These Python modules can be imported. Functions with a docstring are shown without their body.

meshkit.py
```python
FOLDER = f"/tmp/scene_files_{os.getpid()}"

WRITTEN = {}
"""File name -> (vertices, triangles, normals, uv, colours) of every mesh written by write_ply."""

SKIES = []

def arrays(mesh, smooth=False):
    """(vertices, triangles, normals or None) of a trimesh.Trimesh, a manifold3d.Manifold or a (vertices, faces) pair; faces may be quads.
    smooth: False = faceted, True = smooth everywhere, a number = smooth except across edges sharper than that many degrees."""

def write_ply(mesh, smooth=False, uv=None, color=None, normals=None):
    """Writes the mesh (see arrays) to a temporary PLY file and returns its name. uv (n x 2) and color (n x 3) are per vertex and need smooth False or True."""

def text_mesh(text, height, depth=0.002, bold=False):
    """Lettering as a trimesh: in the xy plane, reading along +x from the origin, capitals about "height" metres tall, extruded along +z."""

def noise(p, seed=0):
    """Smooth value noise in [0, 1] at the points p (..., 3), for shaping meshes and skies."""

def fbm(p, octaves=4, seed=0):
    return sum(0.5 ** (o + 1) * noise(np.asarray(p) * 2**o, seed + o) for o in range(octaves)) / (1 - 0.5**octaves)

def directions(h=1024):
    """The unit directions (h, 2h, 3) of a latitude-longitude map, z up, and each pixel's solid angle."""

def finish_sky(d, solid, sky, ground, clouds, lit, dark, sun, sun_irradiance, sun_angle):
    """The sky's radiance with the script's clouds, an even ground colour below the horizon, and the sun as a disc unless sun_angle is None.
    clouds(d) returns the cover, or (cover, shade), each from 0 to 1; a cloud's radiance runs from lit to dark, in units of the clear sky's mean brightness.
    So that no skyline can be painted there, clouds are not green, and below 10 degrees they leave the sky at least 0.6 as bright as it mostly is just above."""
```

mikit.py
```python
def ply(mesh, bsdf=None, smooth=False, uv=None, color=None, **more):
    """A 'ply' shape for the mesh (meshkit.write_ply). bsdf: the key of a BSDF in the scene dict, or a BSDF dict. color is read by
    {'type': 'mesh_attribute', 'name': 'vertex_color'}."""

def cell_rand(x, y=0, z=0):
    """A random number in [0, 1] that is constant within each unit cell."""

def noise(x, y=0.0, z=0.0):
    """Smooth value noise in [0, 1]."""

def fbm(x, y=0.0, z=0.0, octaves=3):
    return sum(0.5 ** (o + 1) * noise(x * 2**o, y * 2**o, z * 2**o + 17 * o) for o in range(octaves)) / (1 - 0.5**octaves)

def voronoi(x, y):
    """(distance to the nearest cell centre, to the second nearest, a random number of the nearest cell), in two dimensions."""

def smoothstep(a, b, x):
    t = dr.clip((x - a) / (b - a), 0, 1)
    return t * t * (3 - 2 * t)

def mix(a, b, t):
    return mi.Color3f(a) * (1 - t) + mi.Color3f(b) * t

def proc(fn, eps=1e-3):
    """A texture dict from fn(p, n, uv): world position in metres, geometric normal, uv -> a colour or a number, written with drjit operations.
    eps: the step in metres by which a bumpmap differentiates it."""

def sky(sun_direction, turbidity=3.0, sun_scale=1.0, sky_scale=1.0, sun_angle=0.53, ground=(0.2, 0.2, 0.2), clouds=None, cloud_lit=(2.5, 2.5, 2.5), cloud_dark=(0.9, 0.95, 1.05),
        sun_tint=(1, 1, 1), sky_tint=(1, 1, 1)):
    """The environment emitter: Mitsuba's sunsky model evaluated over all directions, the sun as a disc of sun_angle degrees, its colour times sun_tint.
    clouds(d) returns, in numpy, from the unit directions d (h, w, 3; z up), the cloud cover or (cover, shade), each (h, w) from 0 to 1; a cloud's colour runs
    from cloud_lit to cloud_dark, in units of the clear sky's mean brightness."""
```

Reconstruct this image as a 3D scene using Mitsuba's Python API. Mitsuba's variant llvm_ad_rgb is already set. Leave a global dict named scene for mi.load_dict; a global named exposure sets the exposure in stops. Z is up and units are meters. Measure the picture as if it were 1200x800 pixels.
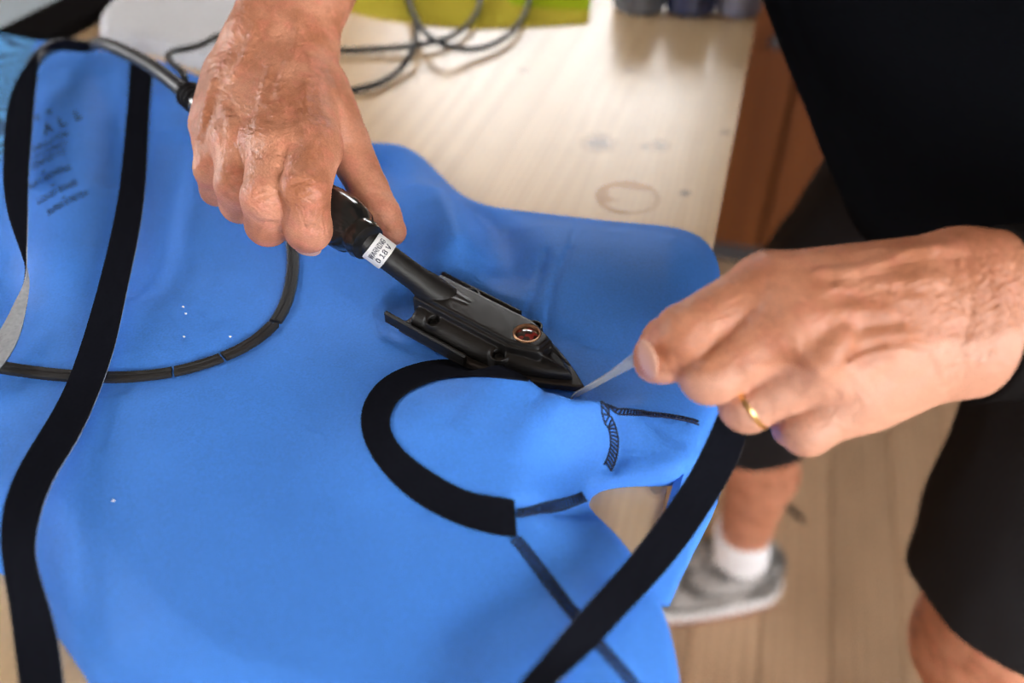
import math
import numpy as np
import trimesh
import manifold3d as m3
import shapely
from scipy.spatial import cKDTree, Delaunay
from scipy.interpolate import CubicSpline
import drjit as dr
import mitsuba as mi
import mikit
import meshkit
from mikit import proc, noise, fbm, voronoi, smoothstep, mix, cell_rand

T = mi.ScalarTransform4f
scene, labels = {}, {}

# ------------------------------------------------------------------ camera, sky, exposure
FOCAL = 1000.0                                  # pixels, for the 1200 x 800 frame
PITCH = math.atan2(845, FOCAL)                  # the boards and the table edge vanish 845 px above the centre, 375 px right of it
YAW = math.atan2(375, math.hypot(845, FOCAL))
CAM = np.array([0.0, 0.0, 1.15])
TH = 0.85                                       # table top
FH = np.array([-math.sin(YAW), math.cos(YAW), 0.0])
FWD = FH * math.cos(PITCH) - np.array([0, 0, math.sin(PITCH)])
RT = np.array([math.cos(YAW), math.sin(YAW), 0.0])
UP = np.cross(RT, FWD)
exposure = 5.87
scene['camera'] = {
    'type': 'thinlens', 'fov': 2 * math.degrees(math.atan(600 / FOCAL)), 'fov_axis': 'x',
    'to_world': T().look_at(origin=CAM.tolist(), target=(CAM + FWD).tolist(), up=[0, 0, 1]),
    'aperture_radius': 0.0042, 'focus_distance': 0.425, 'near_clip': 0.01, 'far_clip': 100.0}
scene['sky'] = mikit.sky((0.3, -0.5, 0.8), turbidity=4.0, sun_scale=0.0, sky_scale=1.0, ground=(0.35, 0.34, 0.32),
                         clouds=lambda d: (0.92 + 0 * d[..., 0], 0.25 + 0 * d[..., 0]), cloud_lit=(2.2, 2.18, 2.12), cloud_dark=(1.1, 1.12, 1.14))


# ------------------------------------------------------------------ helpers
def ray(px, py):
    return FWD + RT * (px - 600) / FOCAL - UP * (py - 400) / FOCAL


def at_depth(px, py, d):
    return CAM + d * ray(px, py)


def at_height(px, py, z):
    r = ray(px, py)
    return CAM + r * (z - CAM[2]) / r[2]


def at_x(px, py, x):
    r = ray(px, py)
    return CAM + r * (x - CAM[0]) / r[0]


def obj(key, mesh, bsdf, smooth=30, **more):
    scene[key] = mikit.ply(mesh, bsdf, smooth=smooth, **more)
    return key


def tag(key, label=None, category=None, group=None, kind=None):
    labels[key] = {k: v for k, v in dict(label=label, category=category, group=group, kind=kind).items() if v}


def numbered(base, i):
    return base if i == 0 else f'{base}_{i:03d}'


def join(*ms):
    return trimesh.util.concatenate(list(ms))


def spline(pts, n):
    """n points along a smooth curve through pts, spaced evenly by length."""
    pts = np.asarray(pts, float)
    t = np.r_[0, np.cumsum(np.linalg.norm(np.diff(pts[:, :3], axis=0), axis=1) ** 0.5)]
    cs = CubicSpline(t, pts)
    fine = cs(np.linspace(0, t[-1], n * 8))
    s = np.r_[0, np.cumsum(np.linalg.norm(np.diff(fine[:, :3], axis=0), axis=1))]
    u = np.linspace(0, s[-1], n)
    return np.stack([np.interp(u, s, fine[:, k]) for k in range(fine.shape[1])], 1)


def tube(path, r, sides=10, caps=True):
    path = np.asarray(path, float)
    n = len(path)
    r = np.broadcast_to(np.asarray(r, float), (n,))
    tan = np.gradient(path, axis=0)
    tan /= np.linalg.norm(tan, axis=1, keepdims=True) + 1e-12
    a = np.array([0, 0, 1.0]) if abs(tan[0, 2]) < 0.9 else np.array([1.0, 0, 0])
    us = []
    for k in range(n):
        a = a - tan[k] * (a @ tan[k])
        a /= np.linalg.norm(a) + 1e-12
        us.append(a)
    us = np.array(us)
    vs = np.cross(tan, us)
    ang = np.linspace(0, 2 * np.pi, sides, endpoint=False)
    v = path[:, None] + r[:, None, None] * (np.cos(ang)[None, :, None] * us[:, None] + np.sin(ang)[None, :, None] * vs[:, None])
    v = v.reshape(-1, 3)
    f = []
    for k in range(n - 1):
        for j in range(sides):
            a0, a1 = k * sides + j, k * sides + (j + 1) % sides
            f += [[a0, a1, a1 + sides], [a0, a1 + sides, a0 + sides]]
    if caps:
        v = np.vstack([v, path[:1], path[-1:]])
        c0, c1 = len(v) - 2, len(v) - 1
        for j in range(sides):
            f += [[c0, (j + 1) % sides, j], [c1, (n - 1) * sides + j, (n - 1) * sides + (j + 1) % sides]]
    return trimesh.Trimesh(v, np.array(f), process=False)


def ribbon(left, right, thick):
    """A band with real thickness between two edge curves (n x 3 each)."""
    left, right = np.asarray(left, float), np.asarray(right, float)
    n = len(left)
    tan = np.gradient((left + right) / 2, axis=0)
    nor = np.cross(right - left, tan)
    nor /= np.linalg.norm(nor, axis=1, keepdims=True) + 1e-12
    h = nor * thick / 2
    cols = [left + h, right + h, right - h, left - h]
    v = np.stack(cols, 1).reshape(-1, 3)
    f = []
    for k in range(n - 1):
        for j in range(4):
            a0, a1 = k * 4 + j, k * 4 + (j + 1) % 4
            f += [[a0, a1, a1 + 4], [a0, a1 + 4, a0 + 4]]
    e = (n - 1) * 4
    f += [[0, 2, 1], [0, 3, 2], [e, e + 1, e + 2], [e, e + 2, e + 3]]
    m = trimesh.Trimesh(v, np.array(f), process=False)
    if m.volume < 0:
        m.invert()
    return m


def box(lo, hi, bevel=0.002):
    lo, hi = np.asarray(lo, float), np.asarray(hi, float)
    b = min(bevel, 0.45 * float(min(hi - lo)))
    if b <= 0:
        m = trimesh.creation.box(extents=hi - lo)
        m.apply_translation((lo + hi) / 2)
        return m
    pts = []
    for s in np.ndindex(2, 2, 2):
        c = np.where(np.array(s) == 1, hi, lo)
        for k in range(3):
            q = c + np.where(np.array(s) == 1, -b, b)
            q[k] = c[k]
            pts.append(q)
    return trimesh.convex.convex_hull(np.array(pts))


def lathe(profile, axis0, axis1, sections=40):
    """Revolve (radius, distance) pairs about the line from axis0 towards axis1."""
    m = trimesh.creation.revolve(np.asarray(profile, float), sections=sections)
    d = np.asarray(axis1, float) - axis0
    m.apply_transform(trimesh.geometry.align_vectors([0, 0, 1], d / np.linalg.norm(d)))
    m.apply_translation(axis0)
    if m.volume < 0:
        m.invert()
    return m


# ---- distance fields, polygonised with naive surface nets
def smin(a, b, k):
    h = np.clip(0.5 + 0.5 * (b - a) / k, 0, 1)
    return b + (a - b) * h - k * h * (1 - h)


def smax(a, b, k):
    return -smin(-a, -b, k)


def cone(p, a, b, ra, rb):
    """A rounded cone from a (radius ra) to b (radius rb), close to an exact distance."""
    a, b = np.asarray(a, float), np.asarray(b, float)
    ba = b - a
    l2 = float(ba @ ba) + 1e-12
    t = np.clip(((p - a) @ ba) / l2, 0, 1)
    q = p - a - t[..., None] * ba
    return np.sqrt((q * q).sum(-1)) - (ra + (rb - ra) * t)


def ellipsoid(p, c, r, rot=None):
    q = p - np.asarray(c, float)
    if rot is not None:
        q = q @ rot
    r = np.asarray(r, float)
    k0 = np.sqrt(((q / r) ** 2).sum(-1))
    k1 = np.sqrt(((q / r ** 2) ** 2).sum(-1)) + 1e-9
    return k0 * (k0 - 1) / k1


def net(fn, lo, hi, h, block=12):
    """Mesh of fn = 0. fn takes (n, 3) points; blocks of cells far from the surface are skipped."""
    lo, hi = np.asarray(lo, float), np.asarray(hi, float)
    nb = np.maximum(1, np.ceil((hi - lo) / (h * block)).astype(int))
    n = nb * block + 1
    g = np.full(n, 1.0, np.float32)
    half = block * h / 2
    idx = np.stack(np.meshgrid(*[np.arange(k) for k in nb], indexing='ij'), -1).reshape(-1, 3)
    cen = lo + (idx * block + block / 2) * h
    dc = fn(cen)
    off = np.stack(np.meshgrid(*[np.arange(block + 1)] * 3, indexing='ij'), -1).reshape(-1, 3)
    near = np.abs(dc) < half * 1.75 * 1.25 + 0.002
    for i in np.nonzero(~near)[0]:
        s = idx[i] * block
        g[s[0]:s[0] + block + 1, s[1]:s[1] + block + 1, s[2]:s[2] + block + 1] = np.sign(dc[i]) * 0.5
    todo = np.nonzero(near)[0]
    for k in range(0, len(todo), 60):
        part = todo[k:k + 60]
        pts = lo + (idx[part][:, None] * block + off[None]) * h
        val = fn(pts.reshape(-1, 3)).reshape(len(part), block + 1, block + 1, block + 1)
        for i, vv in zip(part, val):
            s = idx[i] * block
            g[s[0]:s[0] + block + 1, s[1]:s[1] + block + 1, s[2]:s[2] + block + 1] = vv
    ins = g < 0
    c = np.zeros(np.array(g.shape) - 1, int)
    for o in np.ndindex(2, 2, 2):
        c += ins[o[0]:o[0] + c.shape[0], o[1]:o[1] + c.shape[1], o[2]:o[2] + c.shape[2]]
    cells = np.argwhere((c > 0) & (c < 8))
    vid = np.full(c.shape, -1, int)
    vid[tuple(cells.T)] = np.arange(len(cells))
    acc, cnt = np.zeros((len(cells), 3)), np.zeros(len(cells))
    corners = [np.array(o) for o in np.ndindex(2, 2, 2)]
    for a in corners:
        for ax in range(3):
            if a[ax] == 0:
                b = a.copy()
                b[ax] = 1
                va, vb = g[tuple((cells + a).T)], g[tuple((cells + b).T)]
                m = (va < 0) != (vb < 0)
                t = np.where(m, va / np.where(m, va - vb, 1), 0)
                pos = a + t[:, None] * (b - a)
                acc[m] += pos[m]
                cnt[m] += 1
    verts = lo + (cells + acc / cnt[:, None]) * h
    quads = []
    for ax in range(3):
        u, w = (ax + 1) % 3, (ax + 2) % 3
        sl0, sl1 = [slice(None)] * 3, [slice(None)] * 3
        sl0[ax], sl1[ax] = slice(0, -1), slice(1, None)
        a0, a1 = ins[tuple(sl0)], ins[tuple(sl1)]
        e = np.argwhere(a0 != a1)
        e = e[(e[:, u] > 0) & (e[:, w] > 0) & (e[:, u] < g.shape[u] - 1) & (e[:, w] < g.shape[w] - 1)]
        flip = a0[tuple(e.T)]
        eu, ew = np.eye(3, dtype=int)[u], np.eye(3, dtype=int)[w]
        q = np.stack([vid[tuple((e - eu - ew).T)], vid[tuple((e - ew).T)], vid[tuple(e.T)], vid[tuple((e - eu).T)]], 1)
        q[~flip] = q[~flip][:, ::-1]
        quads.append(q)
    q = np.vstack(quads)
    q = q[(q >= 0).all(1)]
    f = np.vstack([q[:, [0, 1, 2]], q[:, [0, 2, 3]]])
    return trimesh.Trimesh(verts, f, process=False)


def manifold(m):
    return m3.Manifold(m3.Mesh(np.asarray(m.vertices, np.float32), np.asarray(m.faces, np.uint32)))


# ------------------------------------------------------------------ materials
def principled(color, rough, spec=0.5, **more):
    c = color if isinstance(color, dict) else {'type': 'rgb', 'value': list(color)}
    return {'type': 'principled', 'base_color': c, 'roughness': rough, 'specular': spec, **more}


def two(b):
    return {'type': 'twosided', 'inner': b}


def bumped(b, fn, scale, eps=0.0005):
    return {'type': 'bumpmap', 'map': proc(fn, eps), 'scale': scale, 'inner': b}


def srgb(r, g, b):
    c = np.array([r, g, b]) / 255.0
    return np.where(c < 0.04045, c / 12.92, ((c + 0.055) / 1.055) ** 2.4)


KNOTS = [(at_height(x, y, TH)[:2], r, s) for x, y, r, s in
         [(702, 167, 0.010, 1.0), (773, 170, 0.006, 0.7), (757, 172, 0.004, 0.5), (803, 226, 0.0035, 0.7), (769, 572, 0.0035, 0.8),
          (737, 83, 0.005, 0.5), (850, 155, 0.004, 0.4), (549, 84, 0.005, 0.3), (613, 82, 0.005, 0.3)]]
RING = at_height(736, 231, TH)[:2]


def pine(p, n, uv):
    x, y = p.x, p.y
    board = dr.floor((x + 0.002) / 0.155)
    r = cell_rand(board, 3, 5)
    gx = x + 0.35 * r
    warp = mi.Float(0)
    for (kx, ky), kr, s in KNOTS:
        dx, dy = x - float(kx), (y - float(ky)) * 0.35
        warp += (kr * 0.9) * dr.exp(-(dx * dx + dy * dy) / (6 * kr * kr)) * dr.select(dx > 0, 1, -1)
    g = gx + warp * 0.6 + 0.012 * noise(gx * 9, y * 1.3, r * 9)
    rings = 0.5 + 0.5 * dr.sin(g * 330 + 7 * noise(g * 40, y * 2.0, r * 7))
    fine = noise(gx * 900, y * 14, r * 3)
    streak = 0.5 + 0.5 * dr.sin(g * 1250 + 4 * noise(g * 90, y * 3.0, r * 5))
    c = mix((0.78, 0.57, 0.345), (0.56, 0.335, 0.165), 0.34 * rings * noise(gx * 20, y * 1.2, 4) + 0.16 * fine + 0.22 * streak * noise(gx * 45, y * 2.5, 9))
    c = c * (0.93 + 0.12 * r)
    for (kx, ky), kr, s in KNOTS:
        d = dr.sqrt(dr.square(x - float(kx)) + dr.square((y - float(ky)) * 0.8)) / kr + 0.35 * (noise(x * 300, y * 300, 2) - 0.5)
        c = mix(c, (0.16, 0.085, 0.045), s * 0.8 * smoothstep(1.0, 0.55, d))
        c = mix(c, (0.42, 0.24, 0.11), s * 0.5 * smoothstep(1.7, 1.0, d) * smoothstep(0.6, 1.0, d))
    dx, dy = x - float(RING[0]), y - float(RING[1])
    rr = dr.sqrt(dx * dx + dy * dy) + 0.0015 * (noise(x * 200, y * 200, 8) - 0.5)
    band = smoothstep(0.017, 0.019, rr) * smoothstep(0.0235, 0.0215, rr) * (0.25 + 0.75 * noise(x * 90, y * 90, 3))
    blot = smoothstep(0.0225, 0.020, rr) * smoothstep(0.30, 0.55, noise(x * 70 + 3, y * 70, 6)) * smoothstep(-0.004, 0.006, dy - dx)
    return mix(c, (0.50, 0.23, 0.035), dr.minimum(1, 0.95 * band + 0.9 * blot))


scene['pine'] = bumped(principled(proc(pine), 0.30, 0.3), lambda p, n, uv: noise(p.x * 900, p.y * 14), 0.00006)


def floor_color(p, n, uv):
    r = cell_rand(dr.floor((p.x - 0.066) / 0.1), 2)
    r2 = cell_rand(dr.floor((p.x - 0.066) / 0.1), 5)
    g = 0.5 + 0.5 * dr.sin((p.x + r * 3) * 420 + 6 * noise(p.x * 25, p.y * 1.6, r * 9))
    c = mix((0.52, 0.345, 0.215), (0.35, 0.215, 0.125), 0.4 * g + 0.4 * noise(p.x * 400, p.y * 9, 2))
    return c * (0.82 + 0.3 * r2) * (0.88 + 0.24 * fbm(p.x * 14, p.y * 9, 1))


scene['floor_wood'] = principled(proc(floor_color), 0.5, 0.4)


def cab_color(p, n, uv):
    return mix((0.15, 0.045, 0.009), (0.085, 0.022, 0.005), fbm(p.x * 30, p.y * 30, p.z * 3, octaves=4))


scene['cabinet_wood'] = principled(proc(cab_color), 0.45, 0.4)
scene['plaster'] = two({'type': 'diffuse', 'reflectance': {'type': 'rgb', 'value': [0.42, 0.38, 0.33]}})
scene['dark_wall'] = two({'type': 'diffuse', 'reflectance': {'type': 'rgb', 'value': [0.22, 0.16, 0.11]}})
scene['white_paint'] = two(principled((0.75, 0.75, 0.73), 0.4))
scene['dark_metal'] = principled((0.05, 0.05, 0.055), 0.4)

BLUE = np.array([0.060, 0.235, 0.76])
PANEL_A, PANEL_B = at_height(52, 40, TH)[:2], at_height(-4, 260, TH)[:2]
PANEL_N = np.array([-(PANEL_B - PANEL_A)[1], (PANEL_B - PANEL_A)[0]])
PANEL_N = PANEL_N / np.linalg.norm(PANEL_N)
if PANEL_N @ (at_height(-60, 80, TH)[:2] - PANEL_A) < 0:
    PANEL_N = -PANEL_N


def neoprene_color(p, n, uv):
    f = noise(p.x * 1300, p.y * 1300, p.z * 1300)
    f2 = fbm(p.x * 60, p.y * 60, p.z * 60, octaves=3)
    c = mi.Color3f(*BLUE.tolist()) * (0.90 + 0.14 * f + 0.10 * (f2 - 0.5))
    s = (p.x - float(PANEL_A[0])) * float(PANEL_N[0]) + (p.y - float(PANEL_A[1])) * float(PANEL_N[1])
    lev = fbm(p.x * 9 + 3, p.y * 9, 2, octaves=2) * 17
    line = dr.abs(lev - dr.floor(lev) - 0.5)
    light = mix((0.10, 0.34, 0.70), (0.03, 0.09, 0.22), smoothstep(0.24, 0.17, line))
    return mix(c, light, smoothstep(-0.0005, 0.0005, s))


scene['neoprene'] = bumped(principled(proc(neoprene_color), 0.66, 0.22, sheen=0.12, sheen_tint=0.8),
                           lambda p, n, uv: noise(p.x * 900, p.y * 900, p.z * 900) + 0.8 * noise(p.x * 420, p.y * 420, p.z * 420), 0.00024, 0.0003)
scene['thread'] = principled((0.012, 0.018, 0.05), 0.7, 0.3)
scene['print_ink'] = principled((0.02, 0.035, 0.10), 0.6, 0.3)
scene['black_tape'] = two({'type': 'diffuse', 'reflectance': proc(lambda p, n, uv: mi.Color3f(0.0085, 0.0092, 0.0135) * (0.8 + 0.4 * noise(p.x * 1500, p.y * 1500, p.z * 1500)))})
scene['tape_glue'] = two(principled(proc(lambda p, n, uv: mix((0.24, 0.25, 0.27), (0.33, 0.34, 0.36), noise(p.x * 800, p.y * 800, p.z * 800))), 0.38, 0.5))
scene['binding_rubber'] = principled((0.016, 0.015, 0.015), 0.5, 0.4)
scene['iron_plastic'] = bumped(principled((0.010, 0.009, 0.0085), 0.44, 0.4), lambda p, n, uv: noise(p.x * 1500, p.y * 1500, p.z * 1500), 0.00003, 0.0002)
scene['iron_plate'] = principled((0.022, 0.018, 0.016), 0.33, 0.5)
scene['black_gloss'] = principled((0.010, 0.010, 0.010), 0.14, 0.5)
scene['screw_steel'] = principled((0.05, 0.05, 0.05), 0.3, 0.5, metallic=0.8)
scene['copper_rim'] = principled((0.42, 0.23, 0.13), 0.3, 0.5, metallic=0.7)
scene['red_lens'] = principled(proc(lambda p, n, uv: mix((0.02, 0.008, 0.006), (0.24, 0.018, 0.014), smoothstep(0.56, 0.72, noise(p.x * 420, p.y * 420, p.z * 420)))), 0.1, 0.6, clearcoat=1.0)
scene['label_paper'] = principled((0.62, 0.61, 0.60), 0.5)
scene['label_ink'] = principled((0.06, 0.06, 0.08), 0.6)
scene['label_red'] = principled((0.35, 0.05, 0.03), 0.6)
scene['cable_black'] = principled((0.010, 0.010, 0.012), 0.5, 0.25)
scene['cable_grey'] = principled((0.022, 0.023, 0.028), 0.42, 0.4)
scene['gold'] = principled((0.80, 0.50, 0.20), 0.25, metallic=1.0)
scene['shirt_cloth'] = two({'type': 'diffuse', 'reflectance': proc(lambda p, n, uv: mi.Color3f(0.0048, 0.0054, 0.0070) * (0.8 + 0.4 * noise(p.x * 1200, p.y * 1200, p.z * 1200)))})
scene['shorts_cloth'] = two(principled(proc(lambda p, n, uv: mi.Color3f(0.0150, 0.0142, 0.0165) * (0.8 + 0.4 * noise(p.x * 900, p.y * 900, p.z * 900))), 0.8, 0.12))
scene['sock_cloth'] = principled((0.78, 0.77, 0.80), 0.85, 0.2)
scene['shoe_mesh'] = principled(proc(lambda p, n, uv: mix((0.10, 0.095, 0.09), (0.34, 0.32, 0.31), smoothstep(0.4, 0.62, fbm(p.x * 45, p.y * 45, p.z * 90)))), 0.7)
scene['shoe_sole'] = principled((0.62, 0.60, 0.60), 0.6)
scene['shoe_red'] = principled((0.30, 0.06, 0.05), 0.6)
scene['nail_skin'] = principled((0.50, 0.27, 0.19), 0.3, 0.5)
scene['hair'] = principled((0.05, 0.035, 0.025), 0.6)
scene['white_towel'] = principled(proc(lambda p, n, uv: mi.Color3f(0.60, 0.60, 0.62) * (0.92 + 0.1 * noise(p.x * 500, p.y * 500, p.z * 500))), 0.85, 0.2)
scene['yellow_plastic'] = two({'type': 'diffuse', 'reflectance': proc(lambda p, n, uv: mix((0.66, 0.55, 0.075), (0.54, 0.46, 0.04), fbm(p.x * 14, p.y * 14, 3)))})
scene['green_plastic'] = two({'type': 'diffuse', 'reflectance': {'type': 'rgb', 'value': [0.42, 0.52, 0.02]}})
scene['blue_glass'] = principled((0.03, 0.045, 0.12), 0.12, 0.6, clearcoat=1.0)
scene['grey_glass'] = principled((0.08, 0.085, 0.10), 0.12, 0.6, clearcoat=1.0)
scene['pale_glass'] = principled((0.30, 0.33, 0.48), 0.15, 0.6, clearcoat=1.0)
scene['screen_grey'] = principled((0.36, 0.42, 0.47), 0.25)
scene['black_frame'] = {'type': 'diffuse', 'reflectance': {'type': 'rgb', 'value': [0.009, 0.008, 0.008]}}


PALM_AT, PALM_DIR = at_depth(985, 408, .33), -UP * 0.98 + RT * 0.15 + FWD * 0.25


def skin_color(p, n, uv):
    x, y, z = 0.8 * p.x + 0.6 * p.y, 0.8 * p.y - 0.6 * p.x, p.z + 0.3 * p.x
    a = fbm(x * 60, y * 60, z * 60, octaves=3)
    b = fbm(x * 150 + 9, y * 150, z * 150, octaves=3)
    f = noise(x * 1500, y * 1500, z * 1500)
    c = mix((0.53, 0.235, 0.142), (0.375, 0.138, 0.070), smoothstep(0.25, 0.75, a))
    c = mix(c, (0.53, 0.18, 0.118), 0.5 * smoothstep(0.45, 0.75, b))
    # the untanned skin of the left palm's edge
    s = (p.x - float(PALM_AT[0])) * float(PALM_DIR[0]) + (p.y - float(PALM_AT[1])) * float(PALM_DIR[1]) + (p.z - float(PALM_AT[2])) * float(PALM_DIR[2])
    s += 0.014 * (fbm(x * 70, y * 70, z * 70) - 0.5)
    pale = smoothstep(-0.002, 0.004, s) * dr.select((p.x > -0.03) & (p.z > 0.8) & (p.y < 0.40), 0.6, 0.0)
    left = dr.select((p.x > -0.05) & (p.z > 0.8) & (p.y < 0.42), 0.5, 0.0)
    c = mix(c, (0.36, 0.135, 0.066), left * smoothstep(0.2, 0.6, fbm(x * 40, y * 40, z * 40)))  # darkens the left hand's back: shade put into the skin colour
    c = mix(c, (0.60, 0.32, 0.225), pale)
    return c * (0.86 + 0.26 * f)


def skin_bump(p, n, uv):
    x, y, z = 0.8 * p.x + 0.6 * p.y, 0.8 * p.y - 0.6 * p.x, p.z + 0.3 * p.x
    lines = dr.abs(dr.sin((x + 0.6 * y) * 900 + 5 * noise(x * 160, y * 160, z * 160))) + dr.abs(dr.sin((y - 0.5 * x + z) * 800 + 5 * noise(x * 150 + 5, y * 150, z * 150)))
    return 1.0 * noise(x * 1300, y * 1300, z * 1300) + 0.45 * lines + 2.4 * fbm(x * 330, y * 330, z * 330) + 4.5 * fbm(x * 110, y * 110, z * 110)


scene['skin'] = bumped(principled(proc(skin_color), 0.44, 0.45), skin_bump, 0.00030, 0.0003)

# ------------------------------------------------------------------ room
RX0, RX1, RY0, RY1, RZ = -2.8, 2.2, -2.4, 3.0, 2.7


def wall_with_opening(axis, at, lo, hi, openings, thick=0.12):
    """A wall made of blocks around rectangular openings (u0, u1, z0, z1); u runs along the wall."""
    us = sorted({lo, hi, *[u for o in openings for u in o[:2]]})
    blocks = []
    for u0, u1 in zip(us[:-1], us[1:]):
        holes = sorted([(o[2], o[3]) for o in openings if o[0] <= u0 and o[1] >= u1])
        z = 0.0
        for z0, z1 in holes + [(RZ, RZ)]:
            if z0 > z:
                a, b = [0, 0, z], [0, 0, z0]
                a[axis], b[axis] = sorted((at, at + thick))
                a[1 - axis], b[1 - axis] = u0, u1
                blocks.append(box(a, b, 0))
            z = z1
    return join(*blocks)


def window(key, axis, at, o, bars):
    """A painted frame with mullions in an opening."""
    u0, u1, z0, z1 = o
    ms = []

    def bar(a0, a1, b0, b1, d=0.05):
        a, b = [0, 0, b0], [0, 0, b1]
        a[axis], b[axis] = at - d / 2, at + d / 2
        a[1 - axis], b[1 - axis] = a0, a1
        ms.append(box(a, b, 0.003))
    w = 0.05
    bar(u0, u1, z0, z0 + w), bar(u0, u1, z1 - w, z1), bar(u0, u0 + w, z0 + w, z1 - w), bar(u1 - w, u1, z0 + w, z1 - w)
    for k in range(1, bars):
        u = u0 + (u1 - u0) * k / bars
        bar(u - 0.02, u + 0.02, z0 + w, z1 - w, 0.04)
    obj(key, join(*ms), 'white_paint', smooth=False)
    tag(key, kind='structure')


S_OPEN, W_OPEN, N_OPEN, E_OPEN = (0.55, 2.0, 0.8, 2.4), (-0.6, 1.2, 1.2, 2.3), (-1.4, -0.1, 1.5, 2.3), (-1.9, 0.15, 0.9, 2.4)
obj('wall_south', wall_with_opening(1, RY0 - 0.12, RX0, RX1, [S_OPEN]), 'plaster', smooth=False)
obj('wall_north', wall_with_opening(1, RY1, RX0, RX1, [N_OPEN]), 'dark_wall', smooth=False)
obj('wall_west', wall_with_opening(0, RX0 - 0.12, RY0, RY1, [W_OPEN]), 'plaster', smooth=False)
obj('wall_east', wall_with_opening(0, RX1, RY0, RY1, [E_OPEN]), 'dark_wall', smooth=False)
obj('ceiling', box((RX0, RY0, RZ), (RX1, RY1, RZ + 0.1), 0), 'plaster', smooth=False)
obj('floor', box((RX0, RY0, -0.12), (RX1, RY1, -0.012), 0), 'dark_wall', smooth=False)
for k in ('wall_south', 'wall_north', 'wall_west', 'wall_east', 'ceiling', 'floor'):
    tag(k, kind='structure')
labels['floor'] = {'kind': 'structure', 'label': 'pale wooden plank floor beside the table'}
window('window_1', 1, RY0 - 0.06, S_OPEN, 4)
window('window_2', 0, RX0 - 0.06, W_OPEN, 3)
window('window_3', 1, RY1 + 0.06, N_OPEN, 2)
window('window_4', 0, RX1 + 0.06, E_OPEN, 3)
k = 0
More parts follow.
